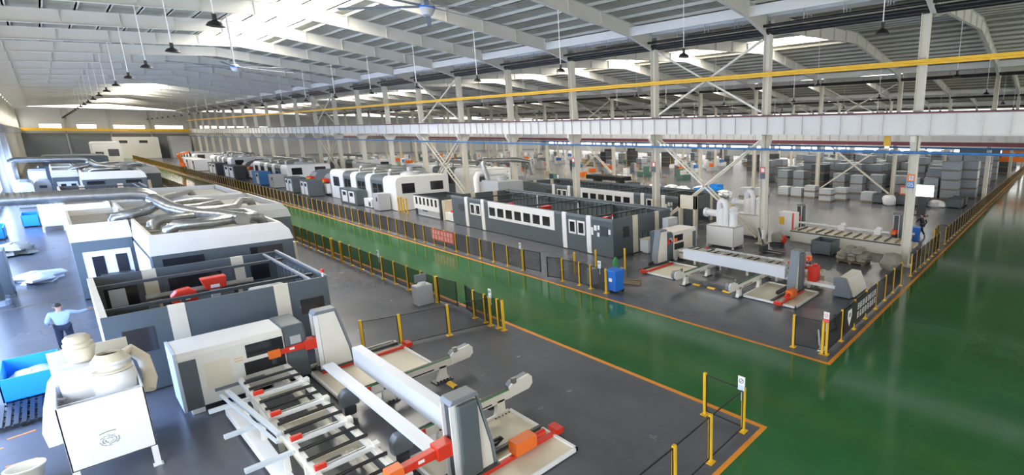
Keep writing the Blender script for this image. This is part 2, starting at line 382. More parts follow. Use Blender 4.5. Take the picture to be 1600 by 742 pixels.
# columns
def column_proto(x, tall=14.15):
    t = local_thing('steel_column', 'cream steel column', 'column')
    m = M(); m.box(-.25, -.22, 0.03, .25, -.195, tall); m.box(-.25, .195, 0.03, .25, .22, tall); m.box(-.015, -.2, 0.03, .015, .2, tall)
    m.build('shaft', 'steel_paint', t, bevel=0)
    M().box(-.4, -.4, 0, .4, .4, .03).build('base_plate', 'steel_paint', t)
    for s in (-1, 1):
        M().prism([(s*.25, 6.6), (s*.75, 7.3), (s*.75, 7.62), (s*.25, 7.62)], 'y', -.14, .14).build('bracket', 'steel_paint', t)
    return t
row_lab = {1: 'cream steel column, %s from the right in the row carrying the near crane girder', 2: 'cream column in the second row, %s from the green walkway', 3: 'cream column in the third row, %s from the green walkway', 4: 'thin looking column in the fourth row, %s from the green walkway'}
cp = column_proto(0); used = False
for r in (1, 2, 3, 4):
    cn = 0
    for y in YK:
        if y < 0: continue
        cn += 1; lab = row_lab[r] % ORD[cn]
        if r == 1 and cn == 1: y = 6.6
        if r == 1 and cn == 1: lab = 'nearest full height cream column with orange and blue letter plate, by the green walkway'
        if not used: c = cp; used = True; c.location = (XR[r], y, 0); c['label'] = lab
        else: c = dup(cp, (XR[r], y, 0), 0, lab)
        if 'nearest' in lab:
            if 'group' in c: del c['group']
        else: c['group'] = 'columns of row %s' % ['', 'one', 'two', 'three', 'four'][r]
wn = 0
for y in YK:                                               # left wall columns
    if y < 90: continue
    wn += 1
    m = M(); m.box(-3.5, y-.2, 0, -3.05, y+.2, 14.2)
    tag(m.build('wall_column', 'steel_paint', org=(-3.3, y, 0)), 'grey wall column against the left wall, %s from the front' % ORD[wn], 'column', 'columns on the left wall')
# cross bracing in the column rows
def bracing(x, y0, y1, lab, grp=None):
    t = thing('cross_bracing', lab, 'bracing', (x, (y0+y1)/2, 0.2), grp, raw=True)
    a, b = y0+.40, y1-.40
    M().bar((x, a, 9.2), (x, b, 13.9), .13).build('upper_rod', 'steel_paint', t); M().bar((x, a, 13.9), (x, b, 9.2), .13).build('upper_rod', 'steel_paint', t)
    for (p, q) in (((a, .4), (b, 7.2)), ((a, 7.2), (b, .4))):
        m = M()
        for o in (-.22, .22): m.bar((x+o, p[0], p[1]), (x+o, q[0], q[1]), .11)
        for i in range(1, 22):
            f = i/22; yy = p[0]+(q[0]-p[0])*f; zz = p[1]+(q[1]-p[1])*f; m.bar((x-.22, yy, zz), (x+.22, yy, zz), .05)
        m.build('lattice_brace', 'steel_paint', t)
bracing(29.8, 16.3, 26.4, 'large cream X bracing between the columns right of the long open enclosure')
bracing(29.8, 56.7, 66.8, 'cream X bracing between columns behind the white machine blocks')
bracing(29.8, 97.1, 107.2, 'far cream X bracing between columns near the pair of orange lit columns')
bracing(63.5, 16.3, 26.4, 'cream X bracing in front of the grey pallet stacks')
bracing(63.5, 66.8, 76.9, 'distant X bracing in the second column row')
bracing(97.2, 36.5, 46.6, 'distant X bracing in the third column row')

# girders, rails and pipes running the length of the hall
def girder(x, z0, z1, lab, grp=None, red=True, y0=-20.0):
    t = thing('crane_girder', lab, 'crane girder', (x, y0, z0), grp, raw=True)
    m = M(); m.box(x-.01, y0, z0, x+.01, Y1-.5, z1); m.box(x-.16, y0, z0, x+.16, Y1-.5, z0+.03); m.box(x-.16, y0, z1-.03, x+.16, Y1-.5, z1)
    y = y0+.6
    while y < Y1-1: m.box(x-.15, y-.012, z0, x+.15, y+.012, z1); y += 1.26 if y < 60 else 2.52
    m.build('beam', 'girder_white', t)
    M().box(x-.04, y0, z1, x+.04, Y1-.5, z1+.10).build('rail', 'dark_grey', t)
    if red: M().box(x-.2, y0, z1-.02, x-.17, Y1-.5, z1+.05).build('conductor_bar', 'maroon', t, label='dark red conductor bar')
girder(29.25, 7.65, 8.85, 'long white crane girder on the near side of the first column row')
girder(30.35, 7.65, 8.85, 'white crane girder on the far side of the first column row', red=False)
girder(62.9, 7.0, 8.1, 'crane girder with dark red conductor on the second column row')
girder(96.6, 7.0, 8.1, 'distant crane girder on the third column row')
girder(130.3, 7.0, 8.1, 'most distant crane girder in the right bays')
tag(M().box(62.3, -15, 6.5, 62.45, 200, 6.95).build('cable_duct', 'maroon', org=(62.4, -15, 6.5)), 'dark red duct running below the second row girder', 'duct')
tag(M().box(29.0, -15, 11.52, 29.22, 228, 11.68).box(29.1, -15, 11.40, 29.12, 228, 11.52).build('lighting_rail', 'crane_yellow', org=(29, -15, 11.5)), 'long yellow rail running along the columns above the girder', 'rail')
def pipe(x, z, r, m, lab, cat='pipe', grp=None, y0=-15, y1=228, name='overhead_pipe'):
    return tag(M().cyl((x, y0, z), (x, y1, z), r, n=10).build(name, m, org=(x, y0, z), smooth=True), lab, cat, grp)
pipe(29.33, 6.70, .08, 'pipe_blue', 'blue air pipe running along the columns below the white girder')
pipe(63.0, 6.25, .11, 'pipe_blue', 'thinner looking blue pipe along the second column row')
for r in (1, 2, 3, 4):
    x = XR[r]; nm = ['', 'first', 'second', 'third', 'fourth'][r]
    M_ = M().box(x-.45, Y0, 15.15, x+.45, Y1, 15.5)
    struct(M_.build('trim_%d' % (4+r), 'girder_white'))
    struct(M().box(x-2.75, Y0, 14.75, x-2.65, Y1, 15.35).box(x+2.65, Y0, 14.75, x+2.75, Y1, 15.35).build('trim_%d' % (8+r), 'girder_white'))
    for dx, z, rr in ((-.75, 14.55, .09), (-.3, 14.35, .13), (.35, 14.30, .13)):
        if r > 1 and dx < -.5: continue
        t = thing('drain_pipe', 'black drain pipe under the %s roof valley, %s' % (nm, 'thin and nearest' if dx < -.5 else ('left of the column tops' if dx < 0 else 'right of the column tops')), 'pipe', (x+dx, -15, z), raw=True)
        M().cyl((x+dx, -15, z), (x+dx, 228, z), rr, n=10).build('pipe_run', 'black', t, smooth=True)
        h = M(); y = -14
        while y < (110 if r == 1 else 60): h.box(x+dx-.02, y-.02, z, x+dx+.02, y+.02, 15.3); y += 2.5
        h.build('hanger', 'light_grey', t, kind='stuff')
far_crane = thing('overhead_crane', 'yellow overhead crane beam spanning the far end of the near bay', 'crane', (13, 226.5, 8.2), raw=True)
M().box(-2.9, 226.2, 8.1, 29, 226.9, 8.85).build('bridge', 'crane_yellow', far_crane)
M().box(-3.0, 225.4, 7.9, -2.6, 227.7, 8.3).build('end_truck', 'crane_yellow', far_crane); M().box(28.6, 225.4, 7.9, 29.0, 227.7, 8.3).build('end_truck', 'crane_yellow', far_crane)
girder(-3.0, 7.6, 8.6, 'grey crane girder along the left wall', red=False)
# yellow hoist box hanging under the near girder
t = thing('hoist_box', 'yellow box with lamp hanging under the crane girder by the nearest column', 'hoist', (30.6, 8.3, 6.9), raw=True)
M().box(30.4, 8.2, 7.0, 30.75, 8.55, 7.62).build('housing', 'crane_yellow', t, bevel=.02)
M().box(30.47, 8.26, 6.88, 30.68, 8.48, 6.99).build('lamp', 'screen', t)

# pendant lamps
def lamp_proto(top):
    t = local_thing('pendant_lamp', 'black dome pendant lamp', 'lamp')
    M().cyl((0, 0, .45), (0, 0, top), .022, n=6).build('cord', 'bright_white', t)
    M().cyl((0, 0, .2), (0, 0, .45), .07, n=10).build('socket', 'black', t)
    M().lathe((0, 0, 0), [(.28, 0), (.27, .03), (.2, .14), (.07, .22)], 18).build('shade', 'black', t, smooth=True)
    return t
LN = {4.65: 'left line of the near bay', 20.7: 'right line of the near bay', 38.3: 'left line of the second bay', 55.0: 'right line of the second bay', 72.0: 'left line of the third bay', 88.7: 'right line of the third bay'}
for x, nm in LN.items():
    b = 0 if x < 29 else (1 if x < 63 else 2); lp = lamp_proto(roof_z(x, XR[b], XR[b+1], .02)-11.6); u = False
    ln = 0
    for y in YK:
        if y < 0 or (x > 30 and y > 110): continue
        ln += 1; lab = '%s black dome lamp from the front, %s' % (ORD[ln], nm)
        if not u: c = lp; u = True; c.location = (x, y, 11.6); c['label'] = lab
        else: c = dup(lp, (x, y, 11.6), 0, lab)
        c['group'] = 'pendant lamps, '+nm
# ceiling fans
def fan(loc, ang, lab):
    t = local_thing('ceiling_fan', lab, 'ceiling fan')
    M().cyl((0, 0, .15), (0, 0, 3.6), .06, n=10).build('down_rod', 'light_grey', t)
    M().lathe((0, 0, 0), [(.16, -.28), (.2, -.2), (.28, -.02), (.28, .1), (.2, .22)], 18).build('hub', 'light_grey', t, smooth=True); M().lathe((0, 0, 0), [(.285, -.03), (.285, .03)], 18).build('blue_ring', 'blue', t)
    for k in range(6):
        a = 2*PI*k/6+ang; m = M(); ca, sa = math.cos(a), math.sin(a)
        m.add([(ca*r-sa*w, sa*r+ca*w, z) for r, w, z in ((.25, -.09, .02), (3.7, -.09, -.04), (3.7, .09, -.01), (.25, .09, .05), (.25, -.09, .04), (3.7, -.09, -.02), (3.7, .09, .01), (.25, .09, .07))],
              [(0,3,2,1),(4,5,6,7),(0,1,5,4),(1,2,6,5),(2,3,7,6),(3,0,4,7)])
        m.build('blade', 'mid_grey', t)
    t.location = loc
fan((9.9, 20.7, 12.5), 1.117, 'large grey bladed ceiling fan with a blue hub at the top of the view')
fan((9.6, 50.8, 12.5), .15, 'large pale ceiling fan farther away under the bright roof light')

# ------------------------------------------------------------------ fences
def fence(name, lab, pts, h=1.22, pw=.04, mesh=True, sp=1.5, grp=None, base=True, top=True, dark=False, heavy=()):
    """pts: polyline; a post at every station"""
    st = []
    for i in range(len(pts)-1):
        p, q = Vector(pts[i]+(0,)), Vector(pts[i+1]+(0,)); n = max(1, round((q-p).length/sp))
        for k in range(n): st.append(p.lerp(q, k/n))
    st.append(Vector(pts[-1]+(0,)))
    t = thing(name, lab, 'fence', st[0], grp, raw=True)
    far = M(); nf = 0
    for i, p in enumerate(st):
        m = M() if i < 90 else far
        w = pw if i not in heavy else .07
        m.box(p.x-w, p.y-w, 0, p.x+w, p.y+w, h+.03)
        if base: m.box(p.x-.1, p.y-.1, 0, p.x+.1, p.y+.1, .02); m.prism([(p.x-.02, .02), (p.x+.02, .02), (p.x+.02, .2), (p.x, .2)], 'y', p.y-.01, p.y+.01)
        if i < 90: m.build('post', 'yellow', t, raw=True)
        else: nf += 1
    if nf: far.build('post', 'yellow', t, raw=True, kind='stuff')
    pm = M(); fmB = M()
    for a, b in zip(st[:-1], st[1:]):
        d = (b-a).normalized(); a2 = a+d*.05; b2 = b-d*.05
        if mesh: pm.add([(a2.x, a2.y, .12), (b2.x, b2.y, .12), (b2.x, b2.y, h-.02), (a2.x, a2.y, h-.02)], [(0, 1, 2, 3)])
        for z in ((.12, h-.02) if top else (.12,)): fmB.bar((a2.x, a2.y, z), (b2.x, b2.y, z), .025)
        fmB.bar((a2.x, a2.y, .12), (a2.x, a2.y, h-.02), .025); fmB.bar((b2.x, b2.y, .12), (b2.x, b2.y, h-.02), .025)
    if mesh: pm.build('mesh_panel', 'mesh_screen', t, raw=True)
    fmB.build('panel_frame', 'black', t, raw=True)
    return t
fence('safety_fence', 'yellow post fence with black mesh along the left edge of the green aisle', [(9.76, 22.1), (9.76, 218)], heavy=(0, 8, 9))
fence('safety_fence', 'short yellow post fence piece with four posts before the open gate, left of aisle', [(9.76, 16.75), (9.76, 17.1), (9.76, 18.05), (9.76, 18.9)], sp=5)
fence('safety_fence', 'low mesh fence crossing behind the foreground loader towards the aisle', [(5.62, 18.75), (6.68, 18.35), (8.22, 17.97), (9.70, 17.6)], sp=6)
fence('safety_fence', 'corner fence of bare yellow posts and wires at the bottom of the picture', [(9.82, 7.0), (9.79, 5.75), (8.28, 5.74), (6.9, 5.7), (5.3, 5.7), (3.6, 5.7)], sp=6, mesh=False)
fence('safety_fence', 'yellow post fence with black mesh along the right edge of the green aisle', [(15.27, 23.7), (15.27, 218)])
fence('safety_fence', 'short mesh fence beside the blue waste bin', [(15.36, 16.95), (15.36, 18.05), (15.4, 18.95), (15.3, 20.2)], sp=1.0)
fence('safety_fence', 'single mesh fence panel at the corner of the right block with a warning sign', [(15.3, 6.95), (15.41, 5.88)], sp=5)
fence('safety_fence', 'dark mesh fence with yellow posts carrying the printed banner at the walkway corner', [(15.42, 5.74), (25.4, 5.74)], sp=1.45, pw=.034)
fence('safety_fence', 'mesh fence beyond the nearest column along the green walkway', [(27.6, 5.74), (35.4, 5.74)], sp=1.12, pw=.024)
fence('safety_fence', 'distant mesh fence running to the right end of the green walkway', [(37.6, 5.74), (150, 5.74)], sp=1.3, pw=.022)
fence('safety_fence', 'short fence set back behind the blue wheelie bin', [(36.0, 6.2), (38.6, 6.4), (38.9, 5.8)], sp=1.4)
def gate(p, q, lab, h=1.22):
    t = thing('mesh_gate', lab, 'gate', (p[0], p[1], 0), raw=True); a = Vector(p+(0,)); b = Vector(q+(0,))
    m = M(); 
    for z in (.15, h): m.bar((a.x, a.y, z), (b.x, b.y, z), .035)
    for c in (a, b): m.bar((c.x, c.y, 0 if c is a else .1), (c.x, c.y, h+.02), .04)
    m.build('frame', 'black', t, raw=True)
    M().add([(a.x, a.y, .15), (b.x, b.y, .15), (b.x, b.y, h), (a.x, a.y, h)], [(0, 1, 2, 3)]).build('mesh_panel', 'mesh_screen', t, raw=True)
gate((9.76, 22.0), (9.9, 20.6), 'open black framed mesh gate beside the grey kiosk, left of the aisle')
gate((9.76, 18.95), (9.95, 19.9), 'black framed mesh gate before the short four post fence')
gate((15.3, 23.6), (15.45, 22.3), 'black framed mesh gate on the right side of the aisle, farther leaf')
gate((15.3, 20.3), (15.1, 21.2), 'black framed mesh gate on the right side of the aisle, nearer leaf')
def post_sign(x, y, z, lab, no_entry=False):
    t = thing('warning_sign', lab, 'sign', (x, y, 0.9), raw=True)
    M().box(x-.02, y-.10, z-.22, x+.0, y+.10, z+.16).build('plate', 'bright_white', t, raw=True)
    M().box(x-.024, y-.10, z-.22, x-.002, y+.10, z-.08).build('lower_band', 'sign_red' if no_entry else 'pale_blue', t, raw=True)
    M().bar((x+.01, y, 0.9), (x+.01, y, z+.1), .02).build('stem', 'light_grey', t, raw=True)
    m = M(); c = (x-.026, y, z+.04)
    for k in range(16):
        a, b = 2*PI*k/16, 2*PI*(k+1)/16; m.bar((c[0], c[1]+.06*math.cos(a), c[2]+.06*math.sin(a)), (c[0], c[1]+.06*math.cos(b), c[2]+.06*math.sin(b)), .012)
    m.bar((c[0], c[1]-.045, c[2]+.045), (c[0], c[1]+.045, c[2]-.045), .012)
    m.build('symbol', 'sign_red' if no_entry else 'dark_grey', t, raw=True)
post_sign(15.3, 5.75, 1.46, 'small white and red prohibition sign on the walkway corner fence post', True)
post_sign(9.72, 5.78, 1.42, 'pale small sign on the corner post at the bottom of the picture')
post_sign(9.72, 17.5, 1.42, 'pale small sign above the short four post fence')
post_sign(9.72, 28.3, 1.42, 'pale small sign above the left aisle fence near the grey kiosk')
post_sign(15.3, 17.3, 1.42, 'pale pink sign on the fence beside the blue waste bin')
post_sign(15.3, 23.9, 1.42, 'pale pink sign at the end of the right aisle fence')
# banner with characters on the walkway fence
t = thing('fence_banner', 'black mesh banner with a white shield and two rows of white characters', 'banner', (17, 5.66, .2), raw=True)
M().box(16.9, 5.655, .32, 20.9, 5.675, 1.2).build('cloth', 'black', t, raw=True)
g = random.Random(3); m = M()
for r in range(2):
    for i in range(8): glyph(m, 18.35+i*.31, .80-r*.36, .23, .27, 'y', 5.652, g)
m.build('characters', 'bright_white', t, raw=True)
M().prism([(17.25, 1.08), (17.65, 1.08), (17.67, .8), (17.45, .42), (17.23, .8)], 'y', 5.646, 5.654).build('shield', 'bright_white', t, raw=True)
M().box(17.36, 5.640, .80, 17.54, 5.646, .96).build('shield_mark', 'mid_grey', t, raw=True)
t = thing('fence_banner', 'red and white banner with two rows of characters on the right aisle fence', 'banner', (15.2, 33, .4), raw=True)
M().box(15.19, 31.3, .45, 15.21, 34.3, 1.2).build('cloth', 'sign_red', t, raw=True); m = M()
for r in range(2):
    for i in range(7): glyph(m, 31.45+i*.41, .86-r*.34, .3, .27, 'x', 15.186, g)
m.build('characters', 'bright_white', t, raw=True)
# letter plates on the near columns
for k, y in enumerate((6.6, 16.3, 26.4, 36.5)):
    t = thing('column_plate', ['orange and blue plate lettered B 05 on the nearest column', 'small plate on the column right of the X bracing', 'small plate on the column left of the X bracing', 'small plate on the third column from the right'][k], 'sign', (29.54, y, 5.0), raw=True)
    M().box(29.53, y-.2, 5.05, 29.55, y+.2, 5.45).build('upper_plate', 'tarp_orange' if k == 0 else 'sign_red', t, raw=True)
    M().box(29.53, y-.2, 4.65, 29.55, y+.2, 5.05).build('lower_plate', 'pipe_blue' if k == 0 else 'blue_grey', t, raw=True)
    M().box(29.52, y-.13, 5.12, 29.53, y+.10, 5.38).build('panel', 'bright_white', t, raw=True)
    if k == 0:
        text_mesh('letter', 'B', .28, 'pipe_blue', t, (29.515, y-.015, 5.25), (PI/2, 0, -PI/2))
        text_mesh('number', '05', .34, 'bright_white', t, (29.525, y, 4.85), (PI/2, 0, -PI/2))

# ------------------------------------------------------------------ shared machine builders (MAP mirrors them to the other side of the aisle)
def setmap(s=1.0, tx=0.0, ty=0.0): MAP[0], MAP[1], MAP[2] = s, tx, ty
def mirror_right(): setmap(-1.0, 25.54, 0.0)
def pillar(lab, x0, y0, outer, h=2.05, arm_z=1.1, arm_len=1.1, grp=None):
    """lifting pillar; outer=-1 when its grey cover faces -y, +1 when it faces +y"""
    t = thing('lifting_pillar', lab, 'pillar', (x0+.4, y0+.22, 0.18), grp)
    ya, yb = y0+.04, y0+.44
    M().prism([(x0+.12, .2), (x0+.12, h), (x0+.56, h), (x0+.82, .72), (x0+.86, .2)], 'y', ya, yb).build('body', 'white', t, bevel=.015)
    M().prism([(x0+.58, h-.02), (x0+.63, h-.02), (x0+.89, .72), (x0+.93, .2), (x0+.87, .2), (x0+.83, .72)], 'y', ya-.01, yb+.01).build('edge_cover', 'mid_grey', t)
    M().prism([(x0+.0, h-.03), (x0+.06, h+.08), (x0+.60, h+.08), (x0+.64, h-.03)], 'y', ya-.03, yb+.03).build('top_cap', 'mid_grey', t, bevel=.02)
    c0, c1 = (ya-.14, ya-.005) if outer < 0 else (yb+.005, yb+.14)
    M().box(x0+.12, c0, .26, x0+.54, c1, h-.04).build('motor_cover', 'blue_grey', t, bevel=.03)
    M().box(x0, ya, .2, x0+.11, ya+.03, h-.04).box(x0, yb-.03, .2, x0+.11, yb, h-.04).build('side_flange', 'bright_white', t)
    M().box(x0+.06, ya+.06, .25, x0+.115, yb-.06, h-.08).build('slide_rail', 'dark_grey', t)
    y = (ya+yb)/2
    m = M().prism([(x0+.02, arm_z-.17), (x0+.02, arm_z+.17), (x0-.30, arm_z+.15), (x0-.30, arm_z-.15)], 'y', y-.17, y+.17)
    m.prism([(x0-.28, arm_z-.10), (x0-.28, arm_z+.11), (x0-arm_len, arm_z+.06), (x0-arm_len, arm_z-.08)], 'y', y-.1, y+.1)
    a = m.build('lift_arm', 'red', t, bevel=.012)
    M().box(x0-arm_len-.16, y-.14, arm_z-.13, x0-arm_len+.12, y+.14, arm_z+.12).build('gripper_block', 'orange', t, bevel=.012)
    M().box(x0-.66, y-.104, arm_z-.02, x0-.54, y-.10, arm_z+.05).build('name_label', 'bright_white', t)
    m = M()
    for dy in (-.08, .08): m.box(x0-arm_len-.1, y+dy-.03, arm_z-.32, x0-arm_len+.0, y+dy+.03, arm_z-.13)
    m.cyl((x0-arm_len-.05, y-.13, arm_z-.27), (x0-arm_len-.05, y+.13, arm_z-.27), .04, n=8)
    m.build('gripper_jaw', 'dark_grey', t)
    M().box(x0-.05, ya-.1, .17, x0+.95, yb+.1, .21).build('carriage_plate', 'dark_grey', t)
    return t
def tray(lab, x0, x1, y0, y1, ry, near=True, pillar_x=4.2):
    t = thing('floor_tray', lab, 'tray', ((x0+x1)/2, (y0+y1)/2, 0))
    M().box(x0, y0, .04, x1, y1, .07).build('pan', 'cream', t)
    m = M()
    for a, b in (((x0, y0), (x1, y0)), ((x1, y0), (x1, y1)), ((x1, y1), (x0, y1)), ((x0, y1), (x0, y0))):
        m.box(min(a[0], b[0])-.03, min(a[1], b[1])-.03, 0.03, max(a[0], b[0])+.03, max(a[1], b[1])+.03, .13)
    m.build('rim', 'bright_white', t)
    f = M()
    for x in (x0+.1, x1-.1):
        for y in (y0+.1, y1-.1): f.cyl((x, y, 0), (x, y, .05), .05, n=8)
    f.build('foot', 'dark_grey', t)
    r = M().box(x0, ry+.22, .08, x1+.02, ry+.32, .17).build('guide_rail', 'dark_grey', t)
    M().box(x0+.2, ry-.30, .08, x1+.22, ry-.18, .17).build('rack_rail', 'red', t, bevel=.01)
    M().box(x0+.3, ry-.16, .08, x1+.1, ry-.06, .12).build('linear_guide', 'galv', t)
    M().box(x1+.05, ry-.36, .08, x1+.25, ry+.02, .24).build('end_stop', 'red', t, bevel=.01)
    M().tube([(x0+.5, ry+.5, .14), (x1-1.1, ry+.5, .14), (x1-.95, ry+.5, .2), (x1-1.0, ry+.5, .26), (x0+.5, ry+.5, .26)], .05, 6).build('cable_chain', 'black', t)
    return t
def drive(lab, x, y):
    t = thing('drive_unit', lab, 'motor', (x, y, .18))
    M().box(x-.25, y-.2, .17, x+.3, y+.16, .5).build('gearbox', 'orange', t, bevel=.02)
    M().cyl((x+.3, y-.02, .32), (x+.62, y-.02, .32), .09, n=12).build('motor', 'red', t, smooth=True)
    return t
def feeder(lab, y, x0=3.55, x1=7.35, zt=.72, grp=None):
    t = thing('feeder_arm', lab, 'conveyor arm', ((x0+x1)/2, y, 0), grp)
    M().box(x0+.35, y-.09, zt-.28, x1-.65, y+.09, zt-.03).build('beam', 'white', t, bevel=.01)
    M().prism([(x1-.72, zt-.26), (x1-.72, zt+.04), (x1-.6, zt+.14), (x1-.1, zt+.2), (x1, zt+.08), (x1, zt-.12), (x1-.12, zt-.24)], 'y', y-.11, y-.05).build('head_plate', 'white', t, bevel=.008)
    M().prism([(x1-.70, zt-.24), (x1-.70, zt+.04), (x1-.6, zt+.13), (x1-.1, zt+.19), (x1-.01, zt+.07), (x1-.01, zt-.11), (x1-.12, zt-.22)], 'y', y-.05, y+.16).build('head_box', 'mid_grey', t, bevel=.008)
    M().box(x0+.4, y-.05, zt-.03, x1-.62, y+.03, zt+.0).build('chain_track', 'black', t)
    M().box(x0+.4, y-.09, zt-.035, x1-.7, y-.06, zt-.005).build('guide_strip', 'green', t)
    M().box(x1-2.1, y-.096, zt-.24, x1-1.25, y-.088, zt-.2).build('slot', 'black', t)
    for fx in (x1-1.0, x0+1.25):
        m = M().prism([(fx-.16, .04), (fx-.11, .18), (fx-.09, zt-.2), (fx+.13, zt-.2), (fx+.13, .2), (fx+.2, .04)], 'y', y-.09, y+.08)
        p = m.build('pedestal', 'white', t, bevel=.008)
        M().box(fx-.26, y-.18, 0, fx+.27, y+.18, .04).build('foot_plate', 'dark_grey', t)
        b = M()
        for k in range(5): b.cyl((fx-.2+k*.1, y-.14, .04), (fx-.2+k*.1, y-.14, .09), .02, n=6)
        b.build('bolts', 'black', t)
    x0 += .1
    M().prism([(x0+.04, zt-.36), (x0+.04, zt-.04), (x0+.14, zt+.1), (x0+.34, zt+.1), (x0+.46, zt-.02), (x0+.46, zt-.36)], 'y', y-.12, y+.14).build('motor_hood', 'mid_grey', t, bevel=.03)
    M().cyl((x0+.25, y-.02, zt-.42), (x0+.25, y-.02, .12), .14, n=12).build('motor', 'dark_grey', t, smooth=True)
    M().box(x0+.5, y-.13, zt-.18, x0+.75, y-.1, zt+.0).build('side_plate', 'red', t)
    M().box(x1-.62, y-.12, zt+.1, x1-.5, y-.02, zt+.26).build('stop_pin', 'galv', t)
    return t
def rack(lab, x0=2.27, x1=3.40, y0=7.5, y1=17.9, zt=.82):
    t = thing('roller_rack', lab, 'roller rack', ((x0+x1)/2, (y0+y1)/2, 0))
    for a in (x0, x1-.1): M().box(a, y0, zt-.16, a+.1, y1, zt-.02).build('side_rail', 'white', t, bevel=.008)
    n = 19; sp = (y1-y0-.3)/n
    for k in range(n):
        y = y0+.2+sp*k
        if k % 3 == 1:
            M().box(x0-.02, y-.05, zt-.08, x1+.02, y+.05, zt+.01).build('cross_plate', 'bright_white', t)
            M().box(x0+.02, y-.05, zt+.01, x0+.22, y+.05, zt+.12).build('clamp', 'red', t, bevel=.01)
            M().cyl((x0+.2, y, zt+.05), (x1-.2, y, zt+.05), .022, n=6).build('clamp_rod', 'galv', t)
            M().box(x1-.06, y-.09, zt-.1, x1+.06, y+.09, zt+.05).build('end_bracket', 'white', t)
        else:
            M().cyl((x0+.03, y, zt+.015), (x1+.02, y, zt+.015), .042, n=8).build('roller', 'black', t, smooth=True)
        if k % 4 == 0:
            M().box(x0+.08, y+sp/2-.05, zt-.3, x1-.08, y+sp/2+.05, zt-.16).build('cross_beam', 'cream', t)
            for a in (x0+.02, x1-.12): M().box(a, y+sp/2-.06, 0, a+.1, y+sp/2+.06, zt-.16).build('leg', 'white', t)
    M().box(x0+.1, y0, .2, x0+.16, y1, .5).box(x1-.2, y0, .2, x1-.14, y1, .5).build('lower_rail', 'cream', t)
    return t
def extension(lab, x0=1.55, x1=2.2, y0=9.2, y1=17.2):
    t = thing('support_frame', lab, 'frame', ((x0+x1)/2, (y0+y1)/2, 0))
    M().prism([(x0+.42, y0), (x1-.05, y0), (x1-.05, y1), (x0+.28, y1)], 'z', .12, .34).build('base_trough', 'bright_white', t, bevel=.01)
    for y in (y1-.4, y1-3.2, y1-6.4): M().box(x0+.5, y-.1, 0, x1-.1, y+.1, .12).build('foot', 'dark_grey', t)
    for y in (16.3, 14.6, 12.7, 10.9):
        M().box(x0-.1, y-.06, .70, x1+.02, y+.06, .79).build('cantilever', 'profile', t, bevel=.006)
        M().box(x1-.14, y-.05, .34, x1-.04, y+.05, .70).build('post', 'white', t)
    M().bar((x1-.28, 17.0, .86), (x1+.0, 13.5, .86), .09, .09).bar((x1-.42, 16.9, .84), (x1-.1, 13.2, .84), .05, .06).build('galvanised_profile', 'profile', t)
    return t
def chuck_unit(lab, x0=1.18, x1=4.0, y0=18.17, y1=19.6, h=1.8):
    t = thing('chuck_housing', lab, 'machine housing', ((x0+x1)/2, (y0+y1)/2, 0))
    sl = [(y0, .18), (y0, h-.13), (y0+.07, h), (y1, h), (y1, .18)]
    M().prism(sl, 'x', x0+.05, x1-.55).build('body', 'white', t, bevel=.02)
    M().prism([(y0-.01, .16), (y0-.01, h-.22), (y0+.3, h-.22), (y0+.3, .16)], 'x', x0+.07, x0+.40).build('corner_panel', 'blue_grey', t)
    M().prism([(y0-.02, .14), (y0-.02, h-.13), (y0+.06, h+.01), (y1+.02, h+.01), (y1+.02, .14)], 'x', x0, x0+.06).build('side_panel', 'pale_blue', t)
    M().prism([(y0+.04, .1), (y0+.04, h-.2), (y0+.16, h+.02), (y1+.05, h+.02), (y1+.05, .1)], 'x', x1-.55, x1).build('end_cover', 'blue_grey', t, bevel=.05)
    M().box(x1-.40, y0+.02, 1.25, x1-.14, y0+.05, 1.5).build('data_plate', 'light_grey', t)
    M().box(x0+1.40, y0-.012, 1.20, x0+2.24, y0+.0, 1.60).build('window', 'glass_dark', t, bevel=.005)
    M().box(x0+1.32, y0-.012, .70, x0+2.24, y0+.0, 1.08).build('material_opening', 'black', t)
    M().box(x0+.52, y0-.008, .62, x0+1.05, y0, 1.38).build('door', 'cream', t, bevel=.004)
    M().box(x0+1.13, y0-.006, 1.18, x0+1.32, y0, 1.2).box(x0+1.13, y0-.006, 1.26, x0+1.32, y0, 1.28).build('caution_strip', 'yellow', t)
    M().box(x0+.64, y0-.05, .5, x0+1.7, y0, .58).build('front_rail', 'mid_grey', t)
    for x in (x0+.3, x1-.8):
        M().box(x-.16, y0+.02, 0, x+.1, y0+.26, .17).build('foot', 'bright_white', t, bevel=.02)
        M().box(x-.16, y1-.26, 0, x+.1, y1-.05, .17).build('foot', 'dark_grey', t)
    return t
def bundle(lab, x0=4.60, x1=4.86, y0=10.0, y1=16.35, z0=.73, z1=1.30):
    t = thing('long_beam', lab, 'beam', ((x0+x1)/2, (y0+y1)/2, z0))
    M().box(x0, y0+.02, z0, x1, y1, z1).build('tube_body', 'beam_white', t, bevel=.01)
    e = M()
    for k in range(5): e.box(x0+.02, y0, z0+.03+k*.11, x1-.02, y0+.03, z0+.09+k*.11)
    e.build('open_end', 'light_grey', t)
    return t
